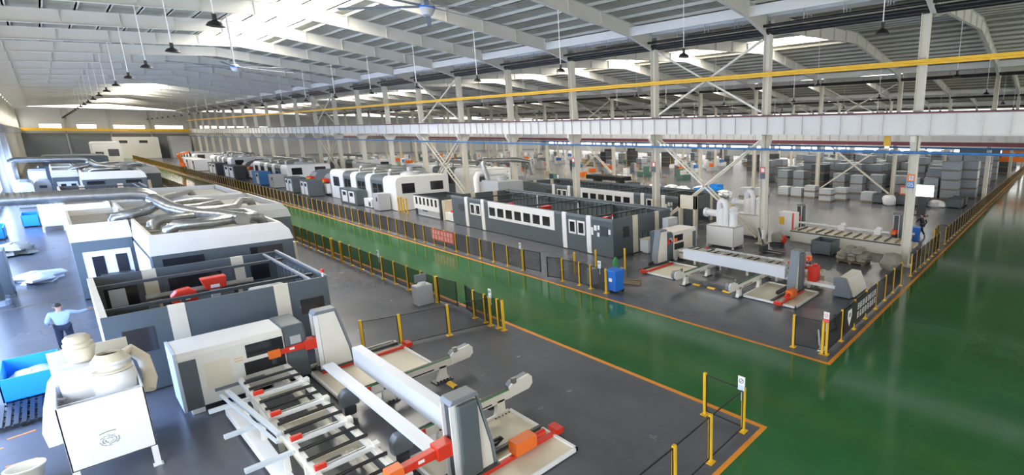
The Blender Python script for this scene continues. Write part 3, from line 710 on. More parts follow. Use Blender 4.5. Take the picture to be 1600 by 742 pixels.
def open_enclosure(lab, x0, x1, y0, y1, h, side, fw=True, posts=(), cross=(), stripes=(), rstripes=None, win=(), front_open=None, th=.08, inner='mid_grey', left_th=.14, rear_win=()):
    """roofless machine enclosure; stripes: white uprights on front wall"""
    t = thing('open_enclosure', lab, 'machine enclosure', ((x0+x1)/2, (y0+y1)/2, 0))
    m = M()
    if front_open:
        a, b, zt = front_open
        m.box(x0, y0, .05, a, y0+th, h); m.box(b, y0, .05, x1, y0+th, h); m.box(a, y0, zt, b, y0+th, h)
    else: m.box(x0, y0, .05, x1, y0+th, h)
    m.build('front_wall', 'blue_grey', t, bevel=.01)
    M().box(x0, y1-th, .05, x1, y1, h).build('rear_wall', 'blue_grey', t, bevel=.01)
    M().box(x0, y0+th, .05, x0+left_th, y1-th, h).build('side_wall', 'cream' if side == 'cream' else 'blue_grey', t)
    M().box(x1-th, y0+th, .05, x1, y1-th, h).build('side_wall', 'blue_grey', t)
    M().box(x0+.1, y0+.1, 0, x1-.1, y1-.1, .06).build('base', 'dark_grey', t)
    for a, b in stripes: M().box(a, y0-.012, .05, b, y0+th+.012, h+.012).build('white_upright', 'cream', t)
    for a, b in (stripes if rstripes is None else rstripes): M().box(a, y1-th-.014, .05, b, y1+.012, h+.012).build('white_upright', 'cream', t)
    for (a, za, b, zb) in win:
        w = M().box(a, y0-.01, za, b, y0-.002, zb).build('window', 'glass_dark', t)
        M().box(a-.03, y0-.02, (za+zb)/2-.04, a+.0, y0+.0, (za+zb)/2+.08).build('latch', 'mid_grey', w)
    for (a, za, b, zb) in rear_win: M().box(a, y1-th-.012, za, b, y1-th-.002, zb).build('window', 'glass_dark', t)
    for y, z in cross: M().box(x0+.1, y-.06, z-.1, x1-.1, y+.06, z).build('tie_beam', 'dark_grey', t)
    for x, y in posts:
        M().box(x-.05, y-.05, .06, x+.05, y+.05, h-.12).build('post', 'dark_grey', t)
    r = M(); y = y0+.5
    while y < y1-.3:
        r.box(x1-th-.07, y-.03, .1, x1-th, y+.03, h-.15); y += .55
    r.build('wall_ribs', 'mid_grey', t)
    M().box(x1-.06, y0, h, x1+.02, y1, h+.05).box(x1-.5, y0+.1, h-.1, x1-.42, y1-.1, h-.02).build('top_rail', 'mid_grey', t)
    return t
def robot_head(lab, x, y, z, w=.55, shape=0):
    t = thing('cutting_head', lab, 'cutting head', (x, y, 0.06))
    if shape: m = M().prism([(x-w/2, z-.28), (x-w/2, z-.05), (x-w/4, z+.12), (x+w/4, z+.16), (x+w/2, z+.02), (x+w/2, z-.28)], 'y', y-.2, y+.2)
    else: m = M().prism([(x-w/2-.04, z+.16), (x+w/2+.04, z+.18), (x+w/2, z-.24), (x-w/2+.06, z-.26)], 'y', y-.22, y+.22)
    m.build('red_cover', 'red', t, bevel=.03)
    M().box(x-.12, y-.23, z-.2, x+.12, y-.215, z-.08).build('name_label', 'bright_white', t)
    M().box(x-.12, y-.1, z-.8, x+.12, y+.12, z-.22).build('head_body', 'light_grey', t, bevel=.02)
    M().box(x-.5, y+.12, .06, x+.5, y+.5, z-.5).build('carriage', 'mid_grey', t, bevel=.02)
    M().cyl((x, y, z-1.1), (x, y, z-.8), .03, .07, n=10).build('nozzle', 'galv', t)
    return t
def warning_light(lab, x, y, z):
    t = thing('warning_light', lab, 'signal lamp', (x, y, z))
    M().cyl((x, y, z), (x, y, z+.16), .03, n=8).build('stem', 'bright_white', t)
    M().cyl((x, y, z+.16), (x, y, z+.28), .05, n=10).build('red_lens', 'lamp_red', t)
    return t
def collector(lab, x0, x1, y0, y1, z0, z1, style):
    """dust collector: tank on legs with cyclones and hoses"""
    t = thing('dust_collector', lab, 'dust collector', ((x0+x1)/2, (y0+y1)/2, 0))
    th = .03
    m = M().box(x0, y0, z0, x1, y0+th, z1).box(x0, y1-th, z0, x1, y1, z1).box(x0, y0, z0, x0+th, y1, z1).box(x1-th, y0, z0, x1, y1, z1).box(x0, y0, z0, x1, y1, z0+.03)
    if style == 'closed': m.box(x0, y0, z1-.04, x1, y1, z1)
    m.build('tank', 'bright_white', t, bevel=.006)
    for x in (x0+.05, x1-.05):
        for y in (y0+.05, y1-.05):
            M().box(x-.05, y-.05, 0.02, x+.05, y+.05, z0).box(x-.08, y-.08, 0, x+.08, y+.08, .02).build('leg', 'bright_white', t)
    return t

# ------------------------------------------------------------------ foreground machine, left of the aisle
setmap()
E1 = open_enclosure('open topped grey machine enclosure with two cream uprights in the left foreground', .2, 5.45, 20.9, 27.3, 2.5, 'cream',
    stripes=((1.48, 1.84), (3.94, 4.32)), win=((.52, 1.26, 1.14, 2.0), (4.58, 1.28, 5.26, 1.82)),
    cross=((22.2, 2.42), (25.9, 2.42)), posts=((1.95, 22.2), (3.75, 25.9), (1.95, 25.9)), rear_win=((.5, 1.2, 1.3, 2.0), (2.1, 1.5, 3.6, 2.1), (4.5, 1.4, 5.1, 2.1)))
M().box(.6, 27.15, 1.3, 1.0, 27.2, 1.95).build('window_glass', 'pale_blue', E1)
robot_head('red topped cutting head in the middle of the foreground enclosure', 3.0, 24.6, 2.22, .6)
robot_head('lower red cutting head left of the other, in the foreground enclosure', 2.05, 23.0, 2.34, .6, 1)
t = thing('chuck_spindle', 'long pale horizontal tube inside the foreground enclosure', 'tube', (2.2, 24.9, .06))
M().cyl((1.35, 25.3, 1.85), (4.2, 25.3, 1.85), .11, n=14).build('tube', 'galv', t, smooth=True)
for x in (1.5, 4.0): M().box(x-.12, 25.15, .06, x+.12, 25.45, 1.75).build('stand', 'mid_grey', t)
t = thing('machine_cover', 'light grey rounded cover inside the right part of the foreground enclosure', 'machine cover', (4.35, 24, .06))
M().box(3.85, 23.2, .06, 4.95, 24.6, 1.75).build('hood', 'light_grey', t, bevel=.12); M().box(3.80, 23.25, .3, 3.848, 24.4, 1.65).build('side_sheet', 'bright_white', t)
t = thing('machine_bed', 'dark machine bed on the floor of the foreground enclosure', 'machine bed', (2.8, 23.8, .06))
M().box(1.0, 23.3, .06, 3.6, 23.6, .9).box(2.0, 21.6, .06, 3.4, 22.3, .7).build('bed', 'dark_grey', t, bevel=.02)
M().box(2.3, 21.8, .7, 2.9, 22.1, .82).box(1.1, 23.35, .9, 1.6, 23.55, 1.1).build('slide', 'bright_white', t)
warning_light('red and white signal lamp on the front corner of the foreground enclosure', 5.35, 20.95, 2.5)
chuck_unit('white chuck housing with dark grey corner in front of the foreground enclosure')
rack('white roller rack with black rollers and red clamps in the foreground')
extension('white frame with galvanised cantilever arms left of the foreground roller rack')
pillar('white and grey lifting pillar with red arm beside the foreground chuck housing', 4.2, 18.0, 1, arm_z=1.12, arm_len=1.0)
pillar('nearest lifting pillar with dark grey cover and red arm at the bottom of the picture', 4.2, 9.5, -1, arm_z=1.05, arm_len=1.05)
tray('cream floor tray with red rail under the farther foreground pillar', 4.0, 6.62, 15.7, 18.9, 18.25)
tray('cream floor tray with red rail under the nearest pillar', 4.0, 6.62, 8.57, 11.4, 9.72)
drive('orange drive box on the red rail of the nearest floor tray', 5.75, 9.50)
feeder('white feeder arm farther from the camera in the left loading area', 14.68)
feeder('white feeder arm nearer to the camera in the left loading area', 11.45)
bundle('long pale rectangular beam lying on the left feeder arms')
t = thing('slim_profile', 'slim pale channel profile held between the two foreground pillars', 'profile', (4.0, 13, .94))
M().box(3.88, 10.0, .93, 4.14, 16.5, .97).box(3.88, 10.0, .88, 3.91, 16.5, .93).box(4.11, 10.0, .88, 4.14, 16.5, .93).build('channel', 'beam_white', t)
# feeder hood under the slim profile
for i, (y0, yy) in enumerate(((14.35, 14.28), (12.9, 12.71))):
    t = thing('floor_marker', 'short yellow and black floor bar between the left feeder arms, %s' % ('farther piece' if i == 0 else 'nearer piece'), 'cable protector', (6.4, yy, 0))
    M().prism([(6.32, 0), (6.36, .05), (6.46, .05), (6.5, 0)], 'y', yy-.35, yy+.1).build('yellow_part', 'crane_yellow', t)
    M().prism([(6.32, 0), (6.36, .048), (6.46, .048), (6.5, 0)], 'y', yy-.75, yy-.35).build('black_part', 'black', t)

# dust collector, bottom left
dc = collector('overexposed white dust collector with open tank and two cyclones, bottom left', -.70, .52, 15.98, 18.15, .5, 1.98, 'open')
c = M().lathe((.16, 16.9, .55), [(.34, 0), (.34, 1.62), (.31, 1.68)], 28).build('cyclone', 'bright_white', dc, smooth=True)
M().lathe((.16, 16.9, 2.22), [(.25, 0), (.31, .03), (.31, .06), (.22, .08)], 28).build('collar', 'cream', c, smooth=True)
M().lathe((.16, 16.9, 2.28), [(.22, 0), (.22, .10), (.30, .16), (.30, .22)], 28).build('neck', 'bright_white', c, smooth=True)
M().lathe((.16, 16.9, 2.50), [(.30, 0), (.19, .17), (.17, .17), (.17, .10)], 28).build('cone', 'cream', c, smooth=True)
M().cyl((.16, 16.9, 2.60), (.16, 16.9, 2.61), .168, n=24).build('opening', 'black', c)
c = M().lathe((-.28, 17.15, .55), [(.32, 0), (.32, 1.85), (.34, 1.87), (.34, 1.93), (.30, 1.94)], 28).build('cyclone', 'bright_white', dc, smooth=True)
pr = [(.16, 0)]
for k in range(5): pr += [(.185+.02*min(k, 4-k), .03+.11*k), (.20+.02*min(k, 4-k), .06+.11*k), (.20+.02*min(k, 4-k), .11+.11*k)]
M().lathe((-.22, 17.3, 2.5), pr+[(.15, .62)], 24).build('ribbed_bag', 'cream', c, smooth=True)
M().box(-.70, 18.05, 1.98, .50, 18.12, 2.62).build('back_plate', 'cream', dc)
M().tube([(.3, 17.6, 2.3), (.5, 17.9, 2.35), (.68, 17.7, 2.1), (.70, 17.2, 1.7), (.62, 17.0, 1.5)], .12, 12).build('side_hose', 'cream', dc, smooth=True)
M().tube([(-.48, 17.6, 2.35), (-.66, 17.6, 2.05), (-.78, 17.6, 1.5), (-.86, 17.6, .95), (-.84, 17.5, .62)], [.10, .11, .13, .15, .13], 14).build('waste_bag', 'bright_white', dc, smooth=True)
for y in (16.5, 17.0, 17.5): M().box(-.68, y, 1.80, .5, y+.06, 1.84).build('cross_bar', 'bright_white', dc)
m = M()                                                    # round emblem made of short strokes
for r in (.12, .085, .05):
    for k in range(14):
        if (k*3+int(r*100)) % 5 == 0: continue
        a, b = 2*PI*k/14, 2*PI*(k+.8)/14
        m.bar((-.12+1.15*r*math.cos(a), 15.972, .98+r*math.sin(a)), (-.12+1.15*r*math.cos(b), 15.972, .98+r*math.sin(b)), .008)
m.build('emblem', 'mid_grey', dc)
m = M(); m.tube([(-.24, 15.972, 1.16), (-.12, 15.972, 1.19), (.0, 15.972, 1.18)], .008, 5); m.build('emblem_arc', 'green', dc)
# blue waste skip, pallet, sack, worker zone
def skip(lab, x0, x1, y0, y1, h, m, fill=None, th=.04, nm='waste_skip', cat='skip'):
    t = thing(nm, lab, cat, ((x0+x1)/2, (y0+y1)/2, 0))
    M().box(x0, y0, .1, x1, y0+th, h).box(x0, y1-th, .1, x1, y1, h).box(x0, y0, .1, x0+th, y1, h).box(x1-th, y0, .1, x1, y1, h).box(x0, y0, .1, x1, y1, .13).build('tub', m, t, bevel=.008)
    f = M()
    for x in (x0+.1, x1-.1):
        for y in (y0+.1, y1-.1): f.box(x-.06, y-.06, 0, x+.06, y+.06, .1)
    f.build('feet', 'black', t)
    if fill: M().lump(((x0+x1)/2, (y0+y1)/2+.2, h*.42), ((x1-x0)*.4, (y1-y0)*.34, h*.26), .2, 20, 10, seed=5, flat=.8).build('scrap', fill, t, smooth=True)
    return t
skip('bright blue waste skip filled with scrap in front of the worker', -1.78, -.72, 23.0, 25.1, .78, 'bright_blue', 'plastic_film')
t = thing('pallet', 'black slatted plastic pallet on the floor before the blue skip', 'pallet', (-1.4, 21.9, 0))
m = M()
for k in range(9): m.box(-1.95+k*.125, 20.95, .12, -1.87+k*.125, 22.75, .15)
for k in range(5): m.box(-1.95, 20.95+k*.43, .09, -.87, 21.05+k*.43, .12)
m.build('deck', 'black', t); m = M()
for a in (-1.9, -1.4, -.95):
    for b in (21.0, 21.8, 22.6): m.box(a-.06, b, 0, a+.06, b+.12, .09)
m.build('blocks', 'black', t)
t = thing('bucket', 'cream bucket cut off at the bottom left edge of the picture', 'bucket', (-1.32, 17.3, 0))
M().lathe((-1.32, 17.3, 0), [(.2, 0), (.27, .4), (.29, .42), (.29, .45), (.26, .45), (.19, .03)], 24).build('pail', 'cream', t, smooth=True)
for i, (xa, ya, xb, yb) in enumerate(((-1.67, 20.4, -1.25, 20.5), (-1.66, 18.66, -1.22, 18.62), (-1.78, 19.9, -1.72, 19.92))):
    tag(M().bar((xa, ya, .004), (xb, yb, .004), .07, .006).build('tape_mark', 'tarp_orange', org=(xa, ya, 0)), 'orange tape strip on the floor at the bottom left, %s' % ['nearer the pallet', 'nearer the bucket', 'tiny one at the picture edge'][i], 'tape')
tag(M().bar((-3.4, 35.6, .004), (.05, 36.4, .004), .09, .006).build('tape_mark', 'wood', org=(-1.5, 36, 0)), 'pale tape line crossing the floor behind the worker', 'tape')
t = thing('plastic_sheet', 'crumpled white plastic sheet lying on the left floor', 'plastic sheet', (-1.1, 42.5, 0))
M().lump((-1.2, 42.2, .12), (.75, 1.2, .32), .35, 18, 9, seed=9, flat=1).build('film', 'plastic_film', t, smooth=True)
t = thing('tarpaulin', 'dark folded tarpaulin on the left floor below the large duct', 'tarpaulin', (-2.1, 53, 0))
M().lump((-2.1, 53, .25), (.7, 2.0, .4), .3, 16, 8, seed=12, flat=1).build('cloth', 'sack', t, smooth=True)
t = thing('control_cabinet', 'grey control cabinet at the left edge of the picture', 'cabinet', (-2.25, 39.4, 0))
M().box(-2.7, 38.7, .12, -1.86, 40.2, 2.2).build('body', 'mid_grey', t, bevel=.02)
M().box(-2.7, 38.75, 0, -2.55, 39, .12).box(-2.0, 38.75, 0, -1.86, 39, .12).box(-2.7, 39.9, 0, -2.55, 40.1, .12).box(-2.0, 39.9, 0, -1.86, 40.1, .12).build('feet', 'light_grey', t)

# ------------------------------------------------------------------ roofed machine hall blocks behind it
def hood(t, x0, x1, y0, y1, z0, z1, inl=.1, inr=.3, iny=.25, m='white', roof='roof_grey', low='blue_grey'):
    M().box(x0+.02, y0+.02, .05, x1-.02, y1-.02, z0).build('lower_body', low, t, bevel=.01)
    zt = z1
    a = [(x0, y0, z0), (x1, y0, z0), (x1, y1, z0), (x0, y1, z0)]
    ms = z0+(z1-z0)*.55
    b = [(x0+inl*.35, y0+iny*.45, ms), (x1-inr*.25, y0+iny*.45, ms), (x1-inr*.25, y1-iny*.45, ms), (x0+inl*.35, y1-iny*.45, ms)]
    c = [(x0+inl, y0+iny, zt), (x1-inr*1.1, y0+iny, zt), (x1-inr*1.1, y1-iny, zt), (x0+inl, y1-iny, zt)]
    d = [(p[0]+(.1 if i in (0, 3) else -.1), p[1]+(.1 if i in (0, 1) else -.1), zt) for i, p in enumerate(c)]
    e = [(p[0], p[1], zt-.32) for p in d]
    vs = a+b+c+d+e; fs = []
    for L in range(4):
        for i in range(4): fs.append((L*4+i, L*4+(i+1) % 4, L*4+4+(i+1) % 4, L*4+4+i))
    M().add(vs, fs).build('hood', m, t)
    M().box(e[0][0], e[0][1], zt-.36, e[2][0], e[2][1], zt-.31).build('roof_panel', roof, t)
def machine_hall(dy, lab, pal='white', roof='roof_grey', full=True):
    setmap(1, 0, dy)
    t = thing('machine_cabin', lab, 'machine cabin', (3.5, 40, 0))
    hood(t, 1.9, 6.5, 29.0, 36.6, 2.68, 3.5, m=pal, roof=roof)
    hood(t, .05, 1.9, 35.2, 42.5, 2.72, 3.5, inr=.02, m=pal, roof=roof)
    hood(t, 1.9, 8.35, 37.0, 45.4, 2.68, 3.5, m='light_grey' if pal == 'white' else pal, roof=roof)
    hood(t, .05, 1.9, 45.5, 54.5, 2.72, 3.5, inr=.02, m=pal, roof=roof)
    hood(t, 1.9, 8.25, 46.0, 55.0, 2.68, 3.5, m='light_grey' if pal == 'white' else pal, roof=roof)
    M().box(.3, 42.5, .05, 1.9, 45.5, 2.5).build('link_body', 'light_grey', t)
    for a, b in ((2.2, 3.4), (4.9, 6.05)): M().box(a, 28.99, 2.05, b, 29.01, 2.50).build('window', 'glass_dark', t)
    M().box(.32, 35.17, .95, 1.75, 35.21, 2.22).build('white_frame', 'bright_white', t)
    for a in (.55, 1.25): M().box(a, 35.15, 1.0, a+.36, 35.17, 1.98).build('window', 'glass_dark', t)
    M().box(.7, 34.3, .05, 1.7, 35.1, 1.15).build('control_desk', 'dark_grey', t, bevel=.05)
    for y in (30.2, 32.0, 33.6): M().box(1.89, y, 1.1, 1.905, y+1.1, 2.4).build('side_window', 'glass_dark', t)
    M().box(1.87, 29.2, 1.0, 1.90, 34.9, 2.55).build('side_frame', 'bright_white', t)
    M().box(6.5, 30.0, .3, 6.8, 30.6, 2.3).build('side_box', 'cream', t)
    d = thing('duct_system', 'galvanised ducts lying on the %s cabin roof' % ('nearest' if dy == 0 else 'farther'), 'duct', (3.5, 36, 3.2))
    z = 3.72
    M().duct([(2.9, 37.5, 4.35), (3.05, 36.6, 4.2), (3.4, 35.0, 3.9), (4.0, 33.0, 3.75), (4.6, 31.2, z+.05), (5.0, 29.9, z)], .30, 14).build('main_branch', 'galv', d, smooth=True)
    M().duct([(4.9, 30.4, z), (4.0, 29.9, z), (3.3, 29.9, z), (2.9, 30.0, z), (2.7, 30.1, z-.15), (2.65, 30.15, z-.42)], .23, 14).build('branch', 'galv', d, smooth=True)
    M().duct([(4.0, 32.9, z), (3.2, 32.7, z), (2.7, 32.6, z), (2.45, 32.5, z-.15), (2.4, 32.45, z-.42)], .22, 14).build('branch', 'galv', d, smooth=True)
    M().duct([(4.8, 30.3, z), (5.4, 30.6, z), (5.75, 30.75, z-.12), (5.85, 30.8, z-.42)], .21, 14).build('branch', 'galv', d, smooth=True)
    M().duct([(3.7, 34.2, z+.1), (4.8, 34.6, z+.02), (5.6, 35.0, z), (6.4, 38.3, z), (6.9, 38.6, z-.05), (7.0, 38.7, z-.4)], .20, 12).build('branch', 'galv', d, smooth=True)
    M().duct([(3.1, 36.4, z+.4), (2.6, 36.2, z+.1), (2.1, 36.0, z), (1.6, 36.1, z-.1), (1.5, 36.2, z-.4)], .24, 14).build('branch', 'galv', d, smooth=True)
    M().duct([(3.0, 37.4, z+.3), (3.6, 39.0, z), (4.8, 40.4, z), (5.6, 40.6, z-.1), (5.8, 40.6, z-.4)], .18, 12).build('branch', 'galv', d, smooth=True)
    M().duct([(3.9, 33.2, z), (4.9, 32.6, z), (5.5, 32.4, z), (5.8, 32.3, z-.15), (5.85, 32.3, z-.5)], .22, 14).build('branch', 'galv', d, smooth=True)
    M().duct([(3.3, 35.6, z+.1), (4.4, 36.6, z), (5.4, 37.9, z), (5.6, 38.2, z-.3)], .2, 12).build('branch', 'galv', d, smooth=True)
    M().duct([(2.9, 37.4, z+.3), (3.3, 42.0, z), (4.6, 45.2, z), (5.6, 48.5, z-.1), (5.8, 48.6, z-.4)], .18, 12).build('branch', 'galv', d, smooth=True)
    w = M()
    for k in range(9): f = k/9; w.box(4.9+.22*k, 36.9-.7*k, 0, 4.9, 36.9, 0) if False else None
    r = .30
    pts = [(-2.35, 37.2, .2), (-2.35, 37.2, 4.1), (-2.3, 37.2, 4.5), (-2.0, 37.2, 4.68), (2.2, 37.2, 4.62), (2.7, 37.2, 4.55), (2.95, 37.2, 4.35)]
    md = thing('large_duct', '%s galvanised duct crossing from the left wall to the cabin roof' % ('large ribbed' if dy == 0 else 'more distant'), 'duct', (-2.35, 37.2, .0))
    M().duct(pts, r, 18).build('pipe_run', 'galv', md, smooth=True)
    rb = M(); x = -1.9
    while x < 2.2: rb.cyl((x, 37.2, 4.68-.015*(x+2)), (x+.03, 37.2, 4.68-.015*(x+2)), r+.014, n=18); x += .16
    rb.build('ribs', 'galv', md, smooth=True)
    M().cyl((-2.35, 37.2, 0), (-2.35, 37.2, .22), .42, n=18).build('floor_flange', 'pale_blue', md)
    setmap()
machine_hall(0, 'big cream roofed machine cabin with grey walls behind the foreground enclosure')
E3 = None
setmap(1, 0, 49.7)
E3 = open_enclosure('second open topped enclosure with cream uprights, beyond the large ribbed duct', .2, 5.45, 20.9, 27.3, 2.5, 'cream', stripes=((1.48, 1.84), (3.94, 4.32)), cross=((22.2, 2.42), (25.9, 2.42)), posts=((1.95, 22.2), (3.75, 25.9)))
robot_head('orange red robot part beside the second enclosure on the left', -.1, 27.5, 1.9, .6, 1)
setmap()
machine_hall(53.5, 'farther white machine cabin beyond the second open enclosure', roof='mid_grey')
setmap(1, 0, 99)
open_enclosure('most distant low grey enclosure on the left side', -1.0, 5.2, 20.9, 27.3, 2.5, 'cream', stripes=((1.48, 1.84),))
setmap()
def simple_cabin(lab, x0, x1, y0, y1, h, m='white', low=None, wins=(), cat='machine', nm='machine_block', door=None):
    t = thing(nm, lab, cat, ((x0+x1)/2, (y0+y1)/2, 0))
    s = .25
    M().prism([(x0, .05), (x0, h-s*1.2), (x0+s*.4, h-s*.35), (x0+s*1.4, h), (x1-s*1.4, h), (x1-s*.4, h-s*.35), (x1, h-s*1.2), (x1, .05)], 'y', y0, y1).build('body', m, t)
    M().box(x0+.06, y0+.06, 0, x1-.06, y1-.06, .06).build('plinth', 'dark_grey', t)
    if low: M().box(x0-.012, y0-.012, .05, x1+.012, y1+.012, low[0]).build('lower_panel', low[1], t)
    for k, (face, a0, za, a1, zb) in enumerate(wins):
        if face == 'f': M().box(a0, y0-.02, za, a1, y0-.004, zb).build('window', 'glass_dark', t)
        else: M().box(x0-.02, a0, za, x0-.004, a1, zb).build('window', 'glass_dark', t)
    return t
simple_cabin('dark blue grey machine cover far left, right of centre of the far duct', -.5, 6.8, 139, 150, 3.6, 'blue_grey', wins=(('f', 1, 1.5, 3, 2.4),))
simple_cabin('pale machine block behind the dark blue grey machine cover', 0, 5.2, 156, 166, 3.0, 'light_grey', wins=(('f', 2, 1.5, 4, 2.2),))
simple_cabin('tall white cabin with dark window at the far end of the left machine row', 5.7, 9.4, 152, 160, 5.8, 'white', wins=(('f', 7.6, 3.0, 9.0, 4.4), ('f', 6.0, 3.2, 7.0, 3.9)))
simple_cabin('long white office block against the far wall', 12.4, 21.5, 222.5, 226, 6.4, 'white', wins=(('f', 13.6, 4.6, 15.2, 5.4), ('f', 17.5, 4.6, 19.2, 5.4)))
simple_cabin('tall pale grey cabinet against the far wall beside the aisle end', 23.7, 28.0, 220, 226, 6.7, 'light_grey')
simple_cabin('grey cabinet row on the left floor beyond the large duct', -2.4, -1.2, 84, 90, 2.6, 'light_grey')
collector('white dust collector on the left floor below the large duct', -1.0, .1, 62.5, 65.5, .4, 2.3, 'closed')
collector('white dust collector farther back on the left floor', -1.6, -.25, 100, 105, .4, 3.0, 'closed')
skip('blue skip on the left floor below the large duct', -1.95, -1.1, 66.5, 69.5, 1.0, 'bright_blue')
skip('blue skip cut off at the left edge of the picture below the large duct', -3.2, -2.6, 60, 63, .9, 'bright_blue')
skip('blue drum like skip far back on the left floor', -1.8, -1.0, 108, 113, 1.9, 'bright_blue')
simple_cabin('grey and white machine front with orange robot, left of the farther cabin', -1.2, -.1, 89, 93, 2.4, 'light_grey', wins=(('f', -.9, 1.6, -.4, 1.9),))
t = thing('scrap_heap', 'black covered motorbike like heap between the fence and the left cabins', 'covered heap', (9.0, 77, 0))
M().lump((8.9, 77, .6), (.7, 2.0, .8), .2, 16, 9, seed=4, flat=.9).build('cover', 'black', t, smooth=True)
# grey kiosk beside the gate
t = thing('grey_kiosk', 'small grey operator desk with monitor beside the left aisle gate', 'control desk', (9.3, 22.5, 0))
M().box(8.95, 22.2, .0, 9.62, 22.75, .9).build('cabinet', 'light_grey', t, bevel=.02)
M().box(9.2, 22.5, .9, 9.28, 22.6, 1.1).build('stand', 'black', t); M().box(9.0, 22.42, 1.05, 9.5, 22.5, 1.4).build('monitor', 'mid_grey', t, bevel=.02)
M().lump((9.25, 22.35, .98), (.18, .1, .09), .2, 10, 6, seed=2).build('cloth', 'bright_white', t, smooth=True)

# ------------------------------------------------------------------ mirrored machine, right of the aisle
mirror_right()
chuck_unit('white chuck housing in front of the long open enclosure, right block')
rack('roller rack behind the right loading pillars', y0=8.95)
pillar('farther lifting pillar of the right loading area beside its chuck housing', 4.2, 18.05, 1, arm_z=1.3, arm_len=.9)
pillar('nearer lifting pillar of the right loading area, standing on the big tray', 4.2, 9.3, -1, h=2.12, arm_z=1.5, arm_len=1.0)
tray('white floor tray with red rail at the farther right pillar', 4.0, 6.5, 15.7, 18.2, 17.9)
tray('white floor tray with red rail at the nearer right pillar', 4.0, 6.62, 8.57, 11.3, 9.52)
drive('red drive box on the rail of the right floor tray', 5.55, 9.3)
feeder('white feeder arm farther from the camera in the right loading area', 14.68, x1=7.75)
feeder('white feeder arm nearer to the camera in the right loading area', 11.45, x1=7.75)
bundle('long pale rectangular beam lying on the right feeder arms')
t = thing('slim_profile', 'slim pale profile lying on the right roller rack', 'profile', (2.3, 13.4, .86))
M().box(2.3, 11.3, .86, 2.5, 15.8, .94).build('channel', 'beam_white', t)
t = thing('rack_carriage', 'white slanted end carriage with red motor on the right roller rack', 'carriage', (2.6, 7.6, 0))
M().prism([(6.95, .05), (7.0, .25), (7.3, .92), (7.75, .92), (7.75, .05)], 'x', 1.75, 3.6).build('body', 'white', t, bevel=.02)
M().prism([(7.05, .05), (7.1, .3), (7.4, .94), (7.9, .94), (7.9, .05)], 'x', 3.61, 3.9).build('edge_panel', 'mid_grey', t, bevel=.02)
M().box(3.5, 8.75, .55, 4.0, 9.2, 1.32).box(3.6, 8.85, 1.32, 3.8, 9.05, 1.42).build('motor_box', 'red', t, bevel=.02)
M().cyl((3.75, 9.2, 1.15), (3.75, 9.9, 1.15), .07, n=10).build('shaft', 'red', t); M().box(3.52, 7.8, .4, 3.95, 11, .55).build('slide', 'bright_white', t)
t = thing('cable_protector', 'yellow and black floor bar between the right feeder arms', 'cable protector', (6.45, 13.2, 0))
for k in range(5):
    M().prism([(6.36, 0), (6.40, .05), (6.52, .05), (6.56, 0)], 'y', 12.1+k*.46, 12.1+k*.46+.455).build('yellow_part' if k % 2 == 0 else 'black_part', 'crane_yellow' if k % 2 == 0 else 'black', t)
setmap()
R1 = open_enclosure('long open topped blue grey enclosure with a white window band, right of the aisle', 20.2, 25.75, 21.5, 41.3, 2.5, 'grey',
    stripes=((21.95, 22.42), (24.1, 24.5)), win=((21.05, 1.2, 21.6, 1.9),), front_open=(22.5, 24.05, 1.25),
    cross=((23.5, 2.46), (27, 2.46), (31, 2.46), (35, 2.46), (38.5, 2.46)), posts=((25.5, 27), (25.5, 31), (25.5, 35)), rstripes=((21.9, 22.3), (24, 24.4)), left_th=.08)
def side_details(t, x, ybase=0.0):
    xf = x-.012
    def sb(nm, m, y0, z0, y1, z1, d=.0, par=None): return M().box(xf-d, y0+ybase, z0, x-.001, y1+ybase, z1).build(nm, m, par or t)
    for a in (23.5, 25.95, 36.15, 38.65): M().prism([(x-.02, 2.52), (x+.09, 2.52), (x+.09, 2.3), (x, 2.3), (x, .35), (x+.02, .06), (x-.03, .06), (x-.05, .5), (x-.05, 2.3)], 'y', a+ybase, a+.42+ybase).build('white_band', 'bright_white', t)
    sb('window_band', 'bright_white', 27.25, 1.12, 35.55, 2.46, .01)
    for k in range(7):
        y = 27.75+k*1.14
        w = sb('window', 'glass_dark', y, 1.34, y+.82, 2.0, .02)
    for a in (24.1, 24.98, 36.72, 37.55):
        f = sb('door_frame', 'bright_white', a, 1.15, a+.72, 2.08, .02)
        M().box(xf-.03, a+.12+ybase, 1.28, xf-.021, a+.6+ybase, 1.96).build('glass', 'glass_dark', f)
    sb('control_recess', 'dark_grey', 21.95, 1.35, 22.6, 1.95, .01)
    for (y, z, w, h) in ((22.7, 1.7, .16, .28), (22.95, 1.62, .26, .34), (22.72, 1.25, .2, .26), (21.7, 1.5, .18, .32), (23.3, 1.3, .25, .5)): sb('notice', 'bright_white', y, z, y+w, z+h, .012)
    sb('control_recess', 'dark_grey', 39.3, 1.3, 40.2, 1.9, .01)
    sb('top_edge', 'mid_grey', 21.5, 2.32, 41.3, 2.50, .004)
side_details(R1, 20.2)
t = thing('outfeed_cabinet', 'low white cabinet with two doors under the enclosure opening', 'cabinet', (23.3, 21.1, 0)); M().box(22.5, 20.7, .1, 24.1, 21.4, .85).box(22.6, 20.8, 0, 24, 21.3, .1).build('body', 'bright_white', t); M().box(22.5, 20.68, .86, 24.1, 21.45, .9).build('top', 'cream', t)
for i, (x, y) in enumerate(((22.6, 31.5), (23.3, 25.5), (22.9, 37))): robot_head('red cutting head inside the long enclosure, %s' % ['middle one', 'one nearest its open front', 'farthest one'][i], x, y, 2.0-.3*(i > 0), .7, i % 2)
warning_light('red and white signal lamp on the corner of the long enclosure', 20.3, 21.6, 2.5)
